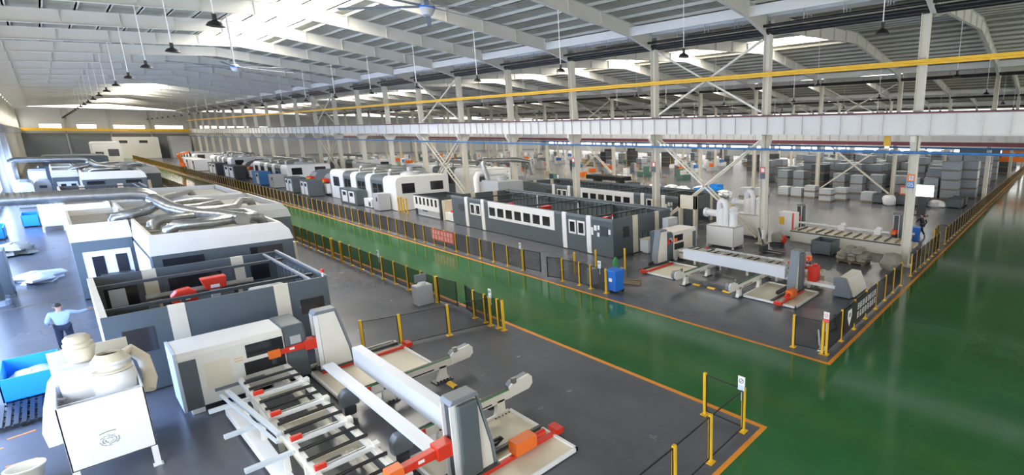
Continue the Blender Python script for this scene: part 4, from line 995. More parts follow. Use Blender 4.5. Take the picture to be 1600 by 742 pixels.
for i, (x, y) in enumerate(((22.5, 27.5), (23.5, 33.8))): 
    t = thing('machine_unit', 'pale machine unit inside the long enclosure, %s' % ['nearer one', 'farther one'][i], 'machine', (x, y, .06))
    M().box(x-.4, y-.5, .06, x+.5, y+.6, 1.5).build('housing', 'light_grey', t, bevel=.05); M().cyl((x, y, 1.5), (x, y, 2.75), .04, n=8).build('mast', 'bright_white', t)
    M().box(x-.6, y+.6, .06, x+.7, y+2.0, .9).build('bed', 'dark_grey', t, bevel=.02)
# small cabinet on top of chuck housing area
t = thing('grey_cabinet', 'pale grey electric cabinet standing behind the right chuck housing', 'cabinet', (24.6, 19.9, 0))
M().box(23.6, 19.9, 0.05, 24.6, 20.4, 2.25).box(23.7, 20, 0, 24.5, 20.3, .05).build('body', 'light_grey', t, bevel=.015)
# white unit with six slim windows
U1 = thing('inspection_cabin', 'low white cabin with six slim windows beyond the long enclosure', 'machine cabin', (21.5, 46.2, 0))
M().box(20.25, 43.9, .7, 20.33, 48.7, 1.92).box(20.5, 43.9, .06, 20.58, 48.7, .7).build('front_panel', 'bright_white', U1)
M().box(20.33, 43.9, .06, 23.4, 43.98, 1.92).box(20.33, 48.6, .06, 23.4, 48.68, 1.92).box(23.32, 43.9, .06, 23.4, 48.68, 1.92).build('side_wall', 'blue_grey', U1)
M().box(20.25, 43.9, 1.92, 20.5, 48.7, 1.98).box(20.25, 43.9, 1.92, 23.4, 44.1, 1.98).box(20.25, 48.5, 1.92, 23.4, 48.7, 1.98).box(23.2, 43.9, 1.92, 23.4, 48.7, 1.98).build('top_frame', 'dark_grey', U1)
for k in range(6): M().box(20.235, 44.15+k*.75, 1.15, 20.249, 44.5+k*.75, 1.8).build('window', 'glass_dark', U1)
M().box(20.3, 43.9, 0, 23.4, 48.7, .06).build('base', 'dark_grey', U1)
M().box(20.485, 46.6, .45, 20.499, 47.6, .62).build('vent_mark', 'mid_grey', U1)
t = thing('transfer_table', 'cream transfer section between the window cabin and the long enclosure', 'machine', (21.6, 42.6, 0))
M().box(20.6, 41.6, .05, 23, 43.7, .75).build('table', 'bright_white', t); M().box(20.6, 43.4, .75, 23, 43.7, 1.8).box(22.9, 41.6, .75, 23, 43.4, 1.9).build('rear_panel', 'cream', t); M().box(20.8, 42.0, .75, 22.6, 42.9, .95).build('carriage', 'red', t)
M().box(20.5, 43.5, 0, 20.62, 43.7, 1.8).build('post', 'cream', t)
# block rows
def block_row(y0, lab, x0=20.2, w=5.2, h=3.4, segs=None, ducts=True, lab2='ducts'):
    t = thing('laser_machine', lab, 'machine cabin', (x0+w/2, y0+8, 0))
    segs = segs or [(0, 3.0, 'bright_white', 0), (3.0, 6.3, 'blue_grey', 1), (6.3, 7.6, 'bright_white', 0), (7.6, 10.3, 'blue_grey', 1), (10.3, 11.8, 'bright_white', 0), (11.8, 14.2, 'blue_grey', 1), (14.2, 18.3, 'bright_white', 2)]
    for i, (a, b, m, k) in enumerate(segs):
        s = 0 if m == 'bright_white' else .05; a, b = a+y0, b+y0
        body = M().prism([(x0+s, .05), (x0+s, h-.55), (x0+s+.08, h-.25), (x0+s+.25, h-.07), (x0+s+.5, h), (x0+w, h), (x0+w, .05)], 'y', a, b-.01).build('module', m, t, smooth=False)
        if k == 1:
            n = 2; ww = (b-a)*.33
            for q in range(n):
                yy = a+(b-a)*.12+q*(b-a)*.4
                M().box(x0+s-.02, yy, 1.2, x0+s-.004, yy+ww, 2.5).build('window', 'glass_dark', body)
        if k == 2: M().box(x0+s-.02, a+1.2, 1.5, x0+s-.004, b-1.0, 2.6).build('window', 'glass_dark', body)
    M().box(x0+.1, y0+.1, 0, x0+w-.1, segs[-1][1]+y0-.1, .05).build('plinth', 'dark_grey', t)
    M().box(x0+.55, y0-.02, 1.75, x0+1.75, y0-.004, 2.75).build('window', 'glass_dark', t); M().box(x0+3.3, y0-.02, 1.9, x0+4.6, y0-.004, 2.8).build('window', 'glass_dark', t)
    if ducts:
        d = thing('roof_ducts', lab2, 'duct', (x0+1, y0+6, h))
        for k, yy in enumerate((3.2, 7.0, 11.0)):
            M().duct([(x0+.8, y0+yy, h-.1), (x0+.8, y0+yy, h+.35), (x0+1.0, y0+yy, h+.55), (x0+3.8, y0+yy-.3, h+.6), (x0+4.1, y0+yy-.3, h+.4), (x0+4.2, y0+yy-.3, h-.1)], .17, 10).build('duct_bend', 'galv', d, smooth=True)
        M().duct([(x0+2.6, y0+2.4, h+.62), (x0+2.6, y0+17, h+.62)], .2, 10).build('collector_duct', 'galv', d, smooth=True)
        M().lathe((x0+2.4, y0+2.4, h), [(.9, 0), (.8, .18), (.5, .3), (.2, .34), (.2, .75), (.1, .8)], 18).build('roof_cap', 'light_grey', d, smooth=True)
    return t
block_row(52.2, 'large white and grey machine block row beyond the window cabin', lab2='silver ducts on the roof of the nearest machine block row')
block_row(88.0, 'second white and grey machine block row farther along the aisle', h=3.2, lab2='silver ducts on the roof of the second machine block row')
block_row(122.0, 'third machine block row far along the aisle', h=3.2, lab2='ducts on the roof of the third machine block row')
block_row(158.0, 'most distant machine block row right of the aisle', h=3.0, ducts=False)
block_row(58.0, 'grey and white block row behind the first column row', x0=31.5, w=5, h=3.3, segs=[(0, 5, 'bright_white', 0), (5, 7, 'blue_grey', 1), (7, 9, 'bright_white', 0), (9, 11, 'blue_grey', 1), (11, 14, 'bright_white', 0), (14, 20, 'light_grey', 0)], lab2='silver ducts on the block row behind the columns')
block_row(95.0, 'distant pale block row behind the first column row', x0=31.5, w=5, h=3.2, lab2='ducts on the distant pale block row')
def roof_unit(y, lab):
    t = thing('loading_robot', lab, 'robot', (21.5, y, 0))
    M().prism([(20.6, 0), (20.6, 2.2), (20.9, 2.6), (21.6, 2.9), (24.6, 2.9), (24.6, 0)], 'y', y, y+2.2).build('body', 'mid_grey', t)
    M().box(20.2, y+.3, 1.7, 21.0, y+2.0, 2.1).build('red_head', 'red', t, bevel=.03)
    M().box(20.0, y+.9, 1.62, 20.2, y+1.3, 1.95).build('lamp', 'crane_yellow', t); M().box(20.2, y+.2, .3, 20.9, y+2.1, 1.5).build('front_box', 'bright_white', t)
for i, y in enumerate((72.0, 77.5, 108.5, 114.0)): roof_unit(y, 'red headed grey loading robot along the right machine row, %s' % ['nearest', 'second', 'third', 'farthest'][i])
def cab(x0, x1, y0, y1, h, m, lab, doors=2, dm='bright_white', cat='cabinet'):
    t = thing('machine_cabinet', lab, cat, ((x0+x1)/2, (y0+y1)/2, 0))
    M().box(x0, y0, .08, x1, y1, h).build('body', m, t, bevel=.02); M().box(x0+.05, y0+.05, 0, x1-.05, y1-.05, .08).build('plinth', 'black', t)
    n = doors; 
    for k in range(n):
        a = y0+(y1-y0)*(.12+k*.42); b = a+(y1-y0)*.32
        d = M().box(x0-.02, a, .25, x0, b, h-.2).build('door', dm, t)
        M().box(x0-.03, a+(b-a)*.2, h-.75, x0-.02, b-(b-a)*.2, h-.35).build('pane', 'glass_dark', d)
    return t
cab(19.1, 20.1, 59.5, 64.3, 1.7, 'blue_grey', 'blue grey cabinet with white doors beside the nearest block row')
cab(19.05, 20.1, 53.6, 55.0, 1.75, 'light_grey', 'pale grey upright cabinet at the corner of the nearest block row', 1, 'light_grey')
cab(19.4, 20.1, 56.4, 58.4, .95, 'bright_white', 'low white box left of the pale upright cabinet', 1, 'light_grey')
cab(18.4, 19.9, 72.4, 75.6, 2.0, 'blue_grey', 'dark cabinet with white doors, nearer of the pair by the red headed robots')
cab(18.4, 19.9, 78.6, 82.0, 2.0, 'blue_grey', 'dark cabinet with white doors, farther of the pair by the red headed robots')
cab(18.6, 19.9, 88.0, 90.5, 1.9, 'light_grey', 'light grey cabinet at the second block row', 1, 'light_grey')
cab(18.4, 19.8, 94.5, 98.5, 2.0, 'pipe_blue', 'dark blue cabinet with pale door farther along the aisle', 1)
cab(18.4, 19.8, 110, 118, 2.2, 'dark_grey', 'dark cabinet block with white doors, nearer of the far pair')
cab(18.4, 19.8, 124, 131, 2.2, 'dark_grey', 'dark cabinet block with white doors, farther of the far pair')
for i, (y, m) in enumerate(((140, 'bright_white'), (147, 'bright_white'), (154, 'light_grey'))): cab(17.8, 20.1, y, y+5.5, 2.3, m, 'far white machine beside the aisle, %s' % ['nearest of three', 'middle of three', 'farthest of three'][i], 1, 'mid_grey')
def arm_robot(x, y, lab, m='orange', s=1.0, base=0.0):
    t = thing('robot_arm', lab, 'robot arm', (x, y, base))
    M().cyl((x, y, base), (x, y, base+.5*s), .35*s, n=14).build('pedestal', 'dark_grey', t)
    M().cyl((x, y, base+.5*s), (x, y, base+1.0*s), .28*s, n=12).build('turret', m, t)
    M().bar((x, y, base+.9*s), (x-.3*s, y-.4*s, base+2.2*s), .28*s).build('lower_arm', m, t, bevel=.04)
    M().bar((x-.3*s, y-.4*s, base+2.2*s), (x+.7*s, y-1.3*s, base+2.5*s), .22*s).build('upper_arm', m, t, bevel=.03)
    M().cyl((x+.7*s, y-1.3*s, base+2.5*s), (x+.75*s, y-1.35*s, base+1.9*s), .09*s, n=8).build('wrist', 'dark_grey', t)
arm_robot(16.8, 146, 'orange red robot arm far down the aisle beside the white machines', 'orange', 1.5)
arm_robot(21.5, 50.3, 'small orange robot between the window cabin and the white block', 'orange', .5)
for i, y in enumerate((50.0, 51.2)):
    tag(M().box(20.1, y, 0, 20.2, y+.1, 1.5).box(20.1, y+.7, 0, 20.2, y+.8, 1.5).box(20.1, y, 1.4, 20.2, y+.8, 1.5).build('safety_hoop', 'yellow', org=(20.15, y, 0)), 'yellow guard frame before the white block, %s' % ('right one' if i == 0 else 'left one'), 'guard')
arm_robot(37.5, 74, 'orange robot arm in front of the cream columns, beyond the block rows', 'orange', 1.4)

# second right line, behind the column row
R2 = open_enclosure('second long blue grey enclosure with white window band behind the columns', 31.3, 36.2, 24.5, 47.5, 2.5, 'grey', stripes=((32.6, 33.0), (34.9, 35.3)), left_th=.08, front_open=(33.2, 34.7, 1.3),
    cross=((28, 2.46), (33, 2.46), (38, 2.46), (43, 2.46)))
side_details(R2, 31.3, 3.2)
for i, y in enumerate((31.0, 38.0)): robot_head('red cutting head in the second long enclosure, %s' % ['nearer', 'farther'][i], 33.2, y, 1.9, .8, 1)
# grey filter box with ducts
t = thing('filter_box', 'large grey filter box with silver duct behind the long enclosure', 'filter unit', (28, 45.5, 0))
M().box(26.2, 44.0, .1, 29.0, 47.0, 3.0).box(26.4, 44.2, 0, 28.8, 46.8, .1).build('box', 'light_grey', t, bevel=.02)
M().cyl((27.4, 45.2, 3.0), (27.4, 45.2, 3.5), .45, n=18).build('fan_cap', 'light_grey', t)
M().duct([(26.8, 46.8, 3.0), (26.6, 47.2, 4.6), (26.9, 47.3, 5.0), (29.5, 45.6, 5.0), (30.6, 45.0, 4.8), (30.9, 45, 3.4)], .26, 12).build('duct', 'galv', t, smooth=True)
M().tube([(25.9, 47.3, .5), (25.9, 47.4, 3.2), (26.2, 47.6, 3.6), (29, 47.4, 3.6), (29.4, 47.3, 3.2)], .3, 12).build('side_duct', 'bright_white', t, smooth=True)
# dust collectors of the right block
def white_collector(lab, x0, y0, z1=1.5, L=2.25, Wd=1.35):
    dc = collector(lab, x0, x0+Wd, y0, y0+L, .12, z1, 'closed')
    c = M().lathe((x0+.65, y0+1.35, z1), [(.42, 0), (.42, 1.05), (.34, 1.12), (.15, 1.16)], 22).build('cyclone', 'bright_white', dc, smooth=True)
    M().lathe((x0+.65, y0+.45, z1), [(.30, 0), (.30, .82), (.36, .85), (.36, .9), (.24, .95), (.30, 1.05), (.33, 1.18), (.2, 1.3)], 20).build('filter_head', 'bright_white', dc, smooth=True)
    M().tube([(x0+.5, y0+1.5, z1+1.1), (x0+.45, y0+1.45, z1+1.5), (x0+.4, y0+1.2, z1+1.72), (x0+.35, y0+.95, z1+1.65), (x0+.35, y0+.85, z1+1.3), (x0+.35, y0+.85, z1)], .2, 14).build('bend', 'bright_white', dc, smooth=True)
    M().cyl((x0+.6, y0+1.6, z1+.75), (x0+.6, y0+2.55, z1+.75), .24, n=16).build('inlet', 'bright_white', dc, smooth=True)
    M().cyl((x0+.6, y0+2.55, z1+.75), (x0+.6, y0+2.75, z1+.75), .32, n=16).build('inlet_flange', 'bright_white', dc)
    return dc
white_collector('white dust collector with curved pipe right of the long enclosure', 26.85, 16.9)
white_collector('white dust collector partly hidden by the column, right of its twin', 31.0, 17.2, z1=1.75)
cab(32.9, 33.7, 15.3, 16.6, 1.9, 'bright_white', 'white upright cabinet with red edge beside the column', 0)
t = thing('poster_board', 'small framed yellow and black board on the white cabinet by the column', 'board', (31.2, 16, 1.2)); M().box(32.86, 16.15, .95, 32.89, 16.55, 1.55).build('picture', 'crane_yellow', t); M().box(32.87, 15.35, .6, 32.89, 15.5, 1.9).build('red_edge', 'sign_red', t)
t = thing('door_frame_posts', 'cream posts of a machine door behind the right chuck housing', 'machine frame', (29.6, 22.5, 0))
M().box(28.0, 22.4, 0, 28.35, 22.6, 3.2).box(28.0, 21.0, 0, 28.35, 21.2, 3.2).box(28.0, 21.0, 2.2, 28.3, 22.6, 3.2).build('frame', 'cream', t, bevel=.02)
t = thing('signal_post', 'yellow and orange signal post between the two dust collectors', 'signal post', (29.3, 18.6, 0)); M().box(29.25, 18.6, 0, 29.4, 18.75, 2.6).build('post', 'crane_yellow', t); M().box(29.15, 18.4, 1.2, 29.55, 18.85, 1.75).build('box', 'orange', t, bevel=.03)
# rack of the second right line
setmap(1, 29.6, 0)
t = thing('loading_bed', 'long low cream loading bed behind the dark crate', 'machine bed', (3.0, 12, 0))
M().box(2.2, 7.1, 0, 4.2, 15.1, .72).build('side_panel', 'white', t, bevel=.01); M().box(2.15, 7.1, .72, 4.2, 15.1, .78).build('top_edge', 'dark_grey', t)
M().box(2.3, 7.2, .78, 4.1, 15.0, .80).build('deck', 'cream', t)
for k in range(11): M().box(2.35, 7.7+k*.68, .80, 4.05, 7.78+k*.68, .88).build('roller', 'dark_grey' if k % 3 else 'wood', t)
pillar('white lifting pillar with orange head at the far end of the cream bed', 5.4, 15.7, -1, h=2.2, arm_z=1.2, arm_len=.5)
pillar('dark lifting pillar with orange head at the near end of the cream bed', 5.4, 8.3, -1, h=2.2, arm_z=1.0, arm_len=.5)
t = thing('rail_bed', 'low base under the pillars of the cream loading bed', 'machine base', (5.8, 12, 0)); M().box(5.1, 7.2, 0, 6.6, 17, .17).build('slab', 'cream', t)
t = thing('white_tube', 'long white tube held above the cream loading bed', 'tube', (4.9, 12, 1.1)); M().cyl((4.72, 8.75, .98), (4.72, 15.7, .98), .09, n=10).build('tube', 'bright_white', t, smooth=True)
for i, y in enumerate((11.9, 9.3)): M().box(4.4, y, .80, 5.0, y+.45, 1.15).cyl((4.7, y, 1.2), (4.7, y+.3, 1.2), .14, n=10).build('support', 'bright_white', t)
arm = drive('orange drive box at the near end of the cream loading bed', 4.2, 7.4); arm.location.z += .62
setmap()
# objects standing about in the right block
skip('dark grey open steel crate between the loader and the cream bed', 28.9, 30.4, 10.85, 12.2, .95, 'blue_grey', nm='steel_crate', cat='crate')
def sacks(lab, x, y, pal=True, n=3, lay=3, seed=1):
    t = thing('sack_pile', lab, 'sacks', (x, y, 0), None)
    if pal:
        m = M()
        for k in range(6): m.box(x-.7+k*.25, y-.85, .1, x-.55+k*.25, y+.85, .13)
        for k in range(3): m.box(x-.7, y-.8+k*.75, 0, x+.7, y-.68+k*.75, .1)
        m.build('pallet', 'wood', t)
    g = random.Random(seed)
    for L in range(lay):
        for i in range(n-(L > 1)):
            for j in range(2):
                M().lump((x-.35+j*.65+g.uniform(-.06, .06), y-.62+(i+.5*(L > 1))*.62+g.uniform(-.06, .06), .13+.15+L*.24), (.38, .34, .17), .12, 14, 8, seed=seed*31+L*9+i*2+j, flat=.7).build('sack', 'sack', t, smooth=True)
    return t
sacks('pallet piled with grey green sacks right of the dark crate', 28.7, 9.3, seed=2)
t = thing('tarpaulin', 'dark grey green tarpaulin heap at the foot of the nearest column', 'tarpaulin', (28.4, 7.0, 0))
M().lump((28.5, 7.0, .42), (.75, .55, .5), .16, 18, 10, seed=21, flat=.7).build('cloth', 'sack', t, smooth=True)
t = thing('pallet_truck', 'dark pallet truck beside the white cabinet with red edge', 'pallet truck', (27.4, 14.6, 0))
M().box(27.2, 13.5, .08, 27.4, 14.8, .16).box(27.7, 13.5, .08, 27.9, 14.8, .16).box(27.2, 14.8, .08, 27.9, 15.1, .5).build('forks', 'dark_grey', t, bevel=.01)
M().bar((27.55, 14.95, .45), (27.55, 15.35, 1.6), .09).build('handle', 'dark_grey', t); M().cyl((27.45, 14.9, .08), (27.65, 14.9, .08), .08, n=12).build('wheel', 'black', t); M().box(27.42, 14.95, .9, 27.68, 15.05, 1.5).build('label_plate', 'bright_white', t)
t = thing('wheeled_motor', 'brown and red motor cart behind the pallet truck', 'cart', (29.6, 15.2, 0))
M().lump((30.0, 15.2, .55), (.35, .45, .35), .15, 12, 8, seed=3).build('bag', 'sack', t, smooth=True); M().cyl((30.1, 14.65, .45), (30.1, 14.8, .45), .3, n=16).build('wheel', 'red', t); M().box(29.6, 14.8, 0, 30.3, 15.6, .2).build('base', 'dark_grey', t)
def bin_(x, y, lab, s=1.0, m='blue'):
    t = thing('wheelie_bin', lab, 'bin', (x, y, 0))
    M().add([(x-.25*s, y-.28*s, .12), (x+.25*s, y-.28*s, .12), (x+.25*s, y+.28*s, .12), (x-.25*s, y+.28*s, .12), (x-.31*s, y-.34*s, 1.1*s), (x+.31*s, y-.34*s, 1.1*s), (x+.31*s, y+.34*s, 1.1*s), (x-.31*s, y+.34*s, 1.1*s)], [(0,3,2,1),(4,5,6,7),(0,1,5,4),(1,2,6,5),(2,3,7,6),(3,0,4,7)]).build('tub', m, t, bevel=.02)
    M().box(x-.34*s, y-.36*s, 1.1*s, x+.34*s, y+.36*s, 1.17*s).build('lid', m, t, bevel=.02)
    for dy in (-.24, .24): M().cyl((x+.24*s, y+dy*s-.03, .1), (x+.24*s, y+dy*s+.03, .1), .1, n=12).build('wheel', 'black', t)
    M().box(x-.32*s, y-.1*s, .6*s, x-.305*s, y+.12*s, .78*s).build('mark', 'bright_white', t)
    M().box(x-.2*s, y-.2*s, 0, x-.1*s, y+.2*s, .12).build('foot', 'black', t)
bin_(15.75, 16.7, 'blue waste bin beside the short fence on the right of the aisle')
bin_(36.8, 7.65, 'blue wheelie bin behind the nearest column, beside the walking person', 1.0)
t = thing('small_cabinet', 'small grey box standing inside the fence left of the blue waste bin', 'cabinet', (15.9, 18.5, 0)); M().box(15.75, 18.4, 0, 16.15, 18.8, .85).build('body', 'light_grey', t, bevel=.01)
t = thing('timber_planks', 'few brown timber planks lying right of the blue waste bin', 'timber', (17.2, 17.2, 0))
for k in range(4): M().bar((16.75+k*.16, 17.7-k*.05, .05+.05*(k % 2)), (17.25+k*.14, 16.45+k*.12, .05+.05*(k % 2)), .12, .08).build('plank', 'wood', t)
t = thing('gas_cylinder', 'green cylinder on a yellow trolley behind the blue waste bin', 'cylinder', (17.9, 18.9, 0)); M().lathe((17.9, 18.9, 0), [(.16, 0), (.16, .8), (.1, .92), (.04, 1.0)], 16).build('bottle', 'green', t, smooth=True); M().box(18.1, 18.8, 0, 18.4, 19.0, .3).build('trolley', 'yellow', t)
for i, (x, y) in enumerate(((17.7, 20.3), (18.9, 19.2), (16.6, 20.8))): tag(M().box(x-.04, y-.04, 0, x+.04, y+.04, 1.25).build('guard_post', 'yellow', org=(x, y, 0)), 'single yellow guard post before the long enclosure, %s' % ['middle', 'right', 'left'][i], 'post')
t = thing('trip_stand', 'small white folding stand at the foot of the corner sign post', 'stand', (15.75, 6.1, 0)); M().bar((15.6, 6.0, 0), (15.75, 6.2, .7), .04).bar((15.9, 6.2, 0), (15.75, 6.2, .7), .04).box(15.5, 5.9, 0, 15.9, 6.1, .06).build('frame', 'bright_white', t)
tag(M().tube([(21.2, 7.0, .02), (20.3, 6.6, .02), (19.2, 6.9, .02), (18.0, 6.3, .02), (16.6, 6.6, .02), (15.9, 6.2, .02), (15.6, 6.0, .3)], .025, 6).build('cable', 'black', org=(18, 6.5, 0), smooth=True), 'black cable snaking on the floor to the corner sign post', 'cable')

# ------------------------------------------------------------------ storage area
def stack_proto(n, w, d, h, m, foot='wood'):
    t = local_thing('pallet_stack', 'stack', 'pallet stack')
    z = 0
    for k in range(n):
        M().box(-w/2, -d/2, z, w/2, d/2, z+.12).build('pallet', foot, t)
        p = M().box(-w/2+.03, -d/2+.03, z+.12, w/2-.03, d/2-.03, z+h).build('wrapped_bundle', m, t, bevel=.05)
        l = M()
        q = z+.3
        while q < z+h-.08: l.box(-w/2+.02, -d/2+.02, q, w/2-.02, d/2-.02, q+.025); q += .2
        l.build('layer_edges', {'wrap_dark': 'black', 'wrap_pale': 'bright_white'}.get(m, 'light_grey'), p)
        z += h+.005
    return t
protos = {}
def stack(kind, x, y, lab, rz=0.0, grp=None, sc=None):
    if kind not in protos:
        spec = {'t2': (2, 2.0, 1.7, 1.25, 'wrap'), 't3': (3, 2.0, 1.8, 1.2, 'wrap'), 't4': (4, 2.1, 2.0, 1.15, 'wrap'), 'd3': (3, 2.2, 2.0, 1.2, 'wrap_dark'), 'p1': (1, 1.6, 1.5, 1.15, 'wrap_pale'), 'p2': (2, 1.5, 1.5, .75, 'wrap_pale'), 'c1': (1, 1.7, 1.6, 1.0, 'card'), 'm3': (3, 1.9, 1.7, 1.18, 'wrap_mid'), 'm2': (2, 1.9, 1.7, 1.2, 'wrap_mid')}[kind]
        protos[kind] = stack_proto(*spec); o = protos[kind]; o.location = (x, y, 0); o.rotation_euler = (0, 0, rz); o['label'] = lab
        if grp: o['group'] = grp
        return o
    return dup(protos[kind], (x, y, 0), rz, lab, grp)
for i, (x, y, k, l) in enumerate(((56.9, 27.9, 'p1', 'pale wrapped bundle in the front line, farthest left beside the column'), (56.7, 26.0, 'p1', 'pale wrapped bundle in the front line, second from the column'), (56.9, 24.3, 'p2', 'pale double bundle in the front line, third from the column'), (54.4, 21.3, 'p2', 'pale white double bundle standing forward of the front line'), (57.0, 20.4, 'p2', 'pale double bundle behind the forward standing one'), (53.6, 29.6, 'p1', 'pale wrapped bundle right of the blue crates'), (52.6, 31.2, 'p1', 'pale wrapped bundle nearest to the blue crates'), (57.6, 17.4, 'p1', 'pale low bundle left of the dark crates'))):
    stack(k, x, y, l)
for i, y in enumerate((33.0, 30.4)): stack('t2', 67, y, 'grey double stack left of the black mesh block, %s' % ['left one', 'right one'][i])
stack('d3', 66.0, 27.0, 'black stacked block left of the second row column')
for i, (x, y) in enumerate(((64.5, 23.9), (64.2, 21.4), (65.5, 19.2), (64.4, 14.4), (64.8, 12.35), (67.2, 16.6), (73.5, 14.0))): stack('m2' if i % 2 else 't2', x+1.5, y, 'grey double stack behind the X bracing, number %s from the left' % ['one', 'two', 'three', 'four', 'five', 'six', 'seven'][i], .03*i)
stack('t3', 68.5, 12.3, 'tall grey wrapped stack right behind the white screen'); stack('t4', 66.5, 10.2, 'tallest grey wrapped stack, left of the forward pair'); stack('t4', 69.5, 8.6, 'tall grey wrapped stack, right of the tallest one')
stack('t3', 68.5, 6.95+1.1, 'grey stack just left of the walkway fence post line') if False else None
stack('t3', 74.0, 8.2, 'grey stack standing near the distant walkway fence'); stack('t4', 88, 9.0, 'tall stack at the far walkway fence, beyond the right hand column'); stack('p1', 70.5, 16.5, 'single pale bundle behind the dark crates', 0)
g = random.Random(11)
placed = [(68.5, 12.3), (66.5, 10.2), (69.5, 8.6), (74, 8.2), (88, 9), (70.5, 16.5)]
def field(name, xs, ys, kinds, gx, gy, p=.8):
    for i, x in enumerate(xs):
        cnt = 0
        for y in ys:
            if g.random() > p: continue
            k = g.choice(kinds); px, py = x+g.uniform(-.4, .4), y+g.uniform(-.2, .2)
            if any(abs(px-a) < 2.35 and abs(py-b) < 2.1 for a, b in placed): continue
            if any(abs(px-a) < 1.7 for a in XR) and any(abs(py-b) < 1.6 for b in YK): continue
            placed.append((px, py)); cnt += 1
            stack(k, px, py, 'stack in line %s of the %s, %s from walkway' % (['one', 'two', 'three', 'four', 'five', 'six', 'seven'][i], name, ORD[cnt]), g.uniform(-.04, .04), name)
def fr_(a, b, s):
    o = []
    while a < b: o.append(a); a += s
    return o
field('rows behind the X bracing', fr_(72, 92, 4.6), fr_(11, 40, 2.5), ['t3', 'm3', 't2', 't4', 'm2'], 0, 0, .85)
field('rows of the third bay', fr_(100, 124, 5.5), fr_(9, 46, 2.8), ['t3', 'm2', 'd3', 't4', 'm3'], 0, 0, .6)
field('scattered goods in the middle distance', fr_(72, 120, 9), fr_(46, 110, 6), ['t2', 'd3', 'p1', 'c1', 'm2'], 0, 0, .45)
field('scattered goods near the far wall', fr_(132, 158, 8), fr_(9, 110, 6), ['t2', 'p2', 'c1', 't3'], 0, 0, .5)
def crate(x, y, lab, m='blue_grey', w=1.7, d=1.4, h=1.0, fill=None):
    return skip(lab, x, x+w, y, y+d, h, m, fill, nm='steel_crate', cat='crate')
crate(56.3, 15.2, 'dark steel crate in the front line, left one'); crate(56.4, 12.9, 'dark steel crate in the front line, right of the silver wrapped bale')
crate(56.6, 10.9, 'dark steel crate behind the nearest column'); crate(57.4, 7.6, 'dark steel crate nearest to the walkway fence'); crate(59.6, 7.5, 'second dark crate behind the one nearest the fence')
t = thing('wrapped_bale', 'silver wrapped bale standing between the two dark crates', 'bale', (55.6, 14.2, 0)); M().lump((55.6, 14.5, .55), (.7, .7, .6), .1, 16, 9, seed=8).build('film', 'plastic_film', t, smooth=True)
t = thing('plastic_sheet', 'white crumpled sheet on the floor left of the dark crate by the fence', 'plastic sheet', (58, 10, 0)); M().lump((57.6, 10.0, .3), (.6, .9, .45), .3, 14, 8, seed=18, flat=1).build('film', 'bright_white', t, smooth=True)
for i, (x, y) in enumerate(((49.5, 36.0), (50.5, 34.5), (52.0, 35.4))): crate(x, y, 'bright blue crate left of the white bundles, %s' % ['leftmost', 'front right', 'rear right'][i], 'bright_blue', 1.5, 1.3, .9+.3*(i == 2), 'plastic_film' if i < 2 else None)
for i, (x, y) in enumerate(((50, 33.0), (50.5, 40.0), (51, 42.5), (50.6, 45.0), (52.4, 38.5))):
    t = thing('scrap_heap', 'heap of pale offcuts and film near the blue crates, heap %s' % ['right of them', 'directly left', 'second left', 'farthest left', 'behind'][i], 'scrap heap', (x, y, 0))
    M().lump((x, y, .35), (.9, .9, .55), .35, 14, 8, seed=40+i, flat=.9).build('offcuts', 'plastic_film', t)
crate(48.5, 47.5, 'dark crate beyond the second long enclosure'); 
t = thing('display_screen', 'bright white screen on a stand behind the nearest column', 'screen', (50, 10.1, 0))
M().box(50, 9.05, 1.9, 50.1, 10.95, 3.0).build('panel', 'screen', t); M().box(50.02, 9.6, .05, 50.1, 10.4, 1.9).box(49.7, 9.4, 0, 50.5, 10.6, .05).build('stand', 'dark_grey', t)
t = thing('wall_board', 'small framed notice stand between stacks beside the second row column', 'notice', (58.5, 15.9-1.7, 0)); M().box(59.0, 13.45, .9, 59.05, 14.3, 1.9).box(59, 13.8, 0, 59.05, 13.9, .9).build('frame', 'sign_red', t); M().box(58.98, 13.55, 1.05, 59.0, 14.2, 1.75).build('paper', 'cream', t)
def tool_proto(m, top):
    t = local_thing('machine_tool', 'tool', 'machine tool')
    M().box(-1.3, -.6, 0, 1.3, .6, .8).box(-1.3, -.1, .8, -.3, .6, 1.9).build('bed', m, t, bevel=.04)
    M().box(-1.2, -.45, .85, .2, .0, 1.6).build('head', top, t, bevel=.05); M().box(.3, -.55, .8, 1.2, .3, .95).build('table', 'light_grey', t)
    M().cyl((1.0, .45, .8), (1.0, .45, 2.3), .05, n=8).build('mast', 'yellow', t)
    return t
TP = [tool_proto('machine_green', 'bright_white'), tool_proto('light_grey', 'orange'), tool_proto('bright_white', 'pipe_blue'), tool_proto('mid_grey', 'cream')]
TL = ['green machine tool with white head', 'grey machine tool with orange head', 'white machine tool with blue head', 'grey machine tool with cream head']
used_t = [0, 0, 0, 0]; tn = 0
for i in range(9):
    cnt = 0
    for j in range(16):
        if g.random() < .30: continue
        px, py = 45+i*7.2+g.uniform(-1.5, 1.5), 54+j*6.6+g.uniform(-2, 2)
        if any(abs(px-a) < 2.6 and abs(py-b) < 2.4 for a, b in placed) or (any(abs(px-a) < 2.0 for a in XR) and any(abs(py-b) < 1.8 for b in YK)): continue
        if abs(px-58) < 1.8 or (49 < px < 53 and 50 < py < 60): continue
        placed.append((px, py)); k = g.randrange(4); tn += 1; cnt += 1
        lab = '%s, %s in line %s of the middle distance' % (TL[k], ORD[cnt], ['one', 'two', 'three', 'four', 'five', 'six', 'seven', 'eight', 'nine'][i]); rz = g.choice([0, PI/2])
        if not used_t[k]: used_t[k] = 1; o = TP[k]; o.location = (px, py, 0); o.rotation_euler = (0, 0, rz); o['label'] = lab; o['group'] = 'machine tools in the middle distance'
        else: dup(TP[k], (px, py, 0), rz, lab, 'machine tools in the middle distance')
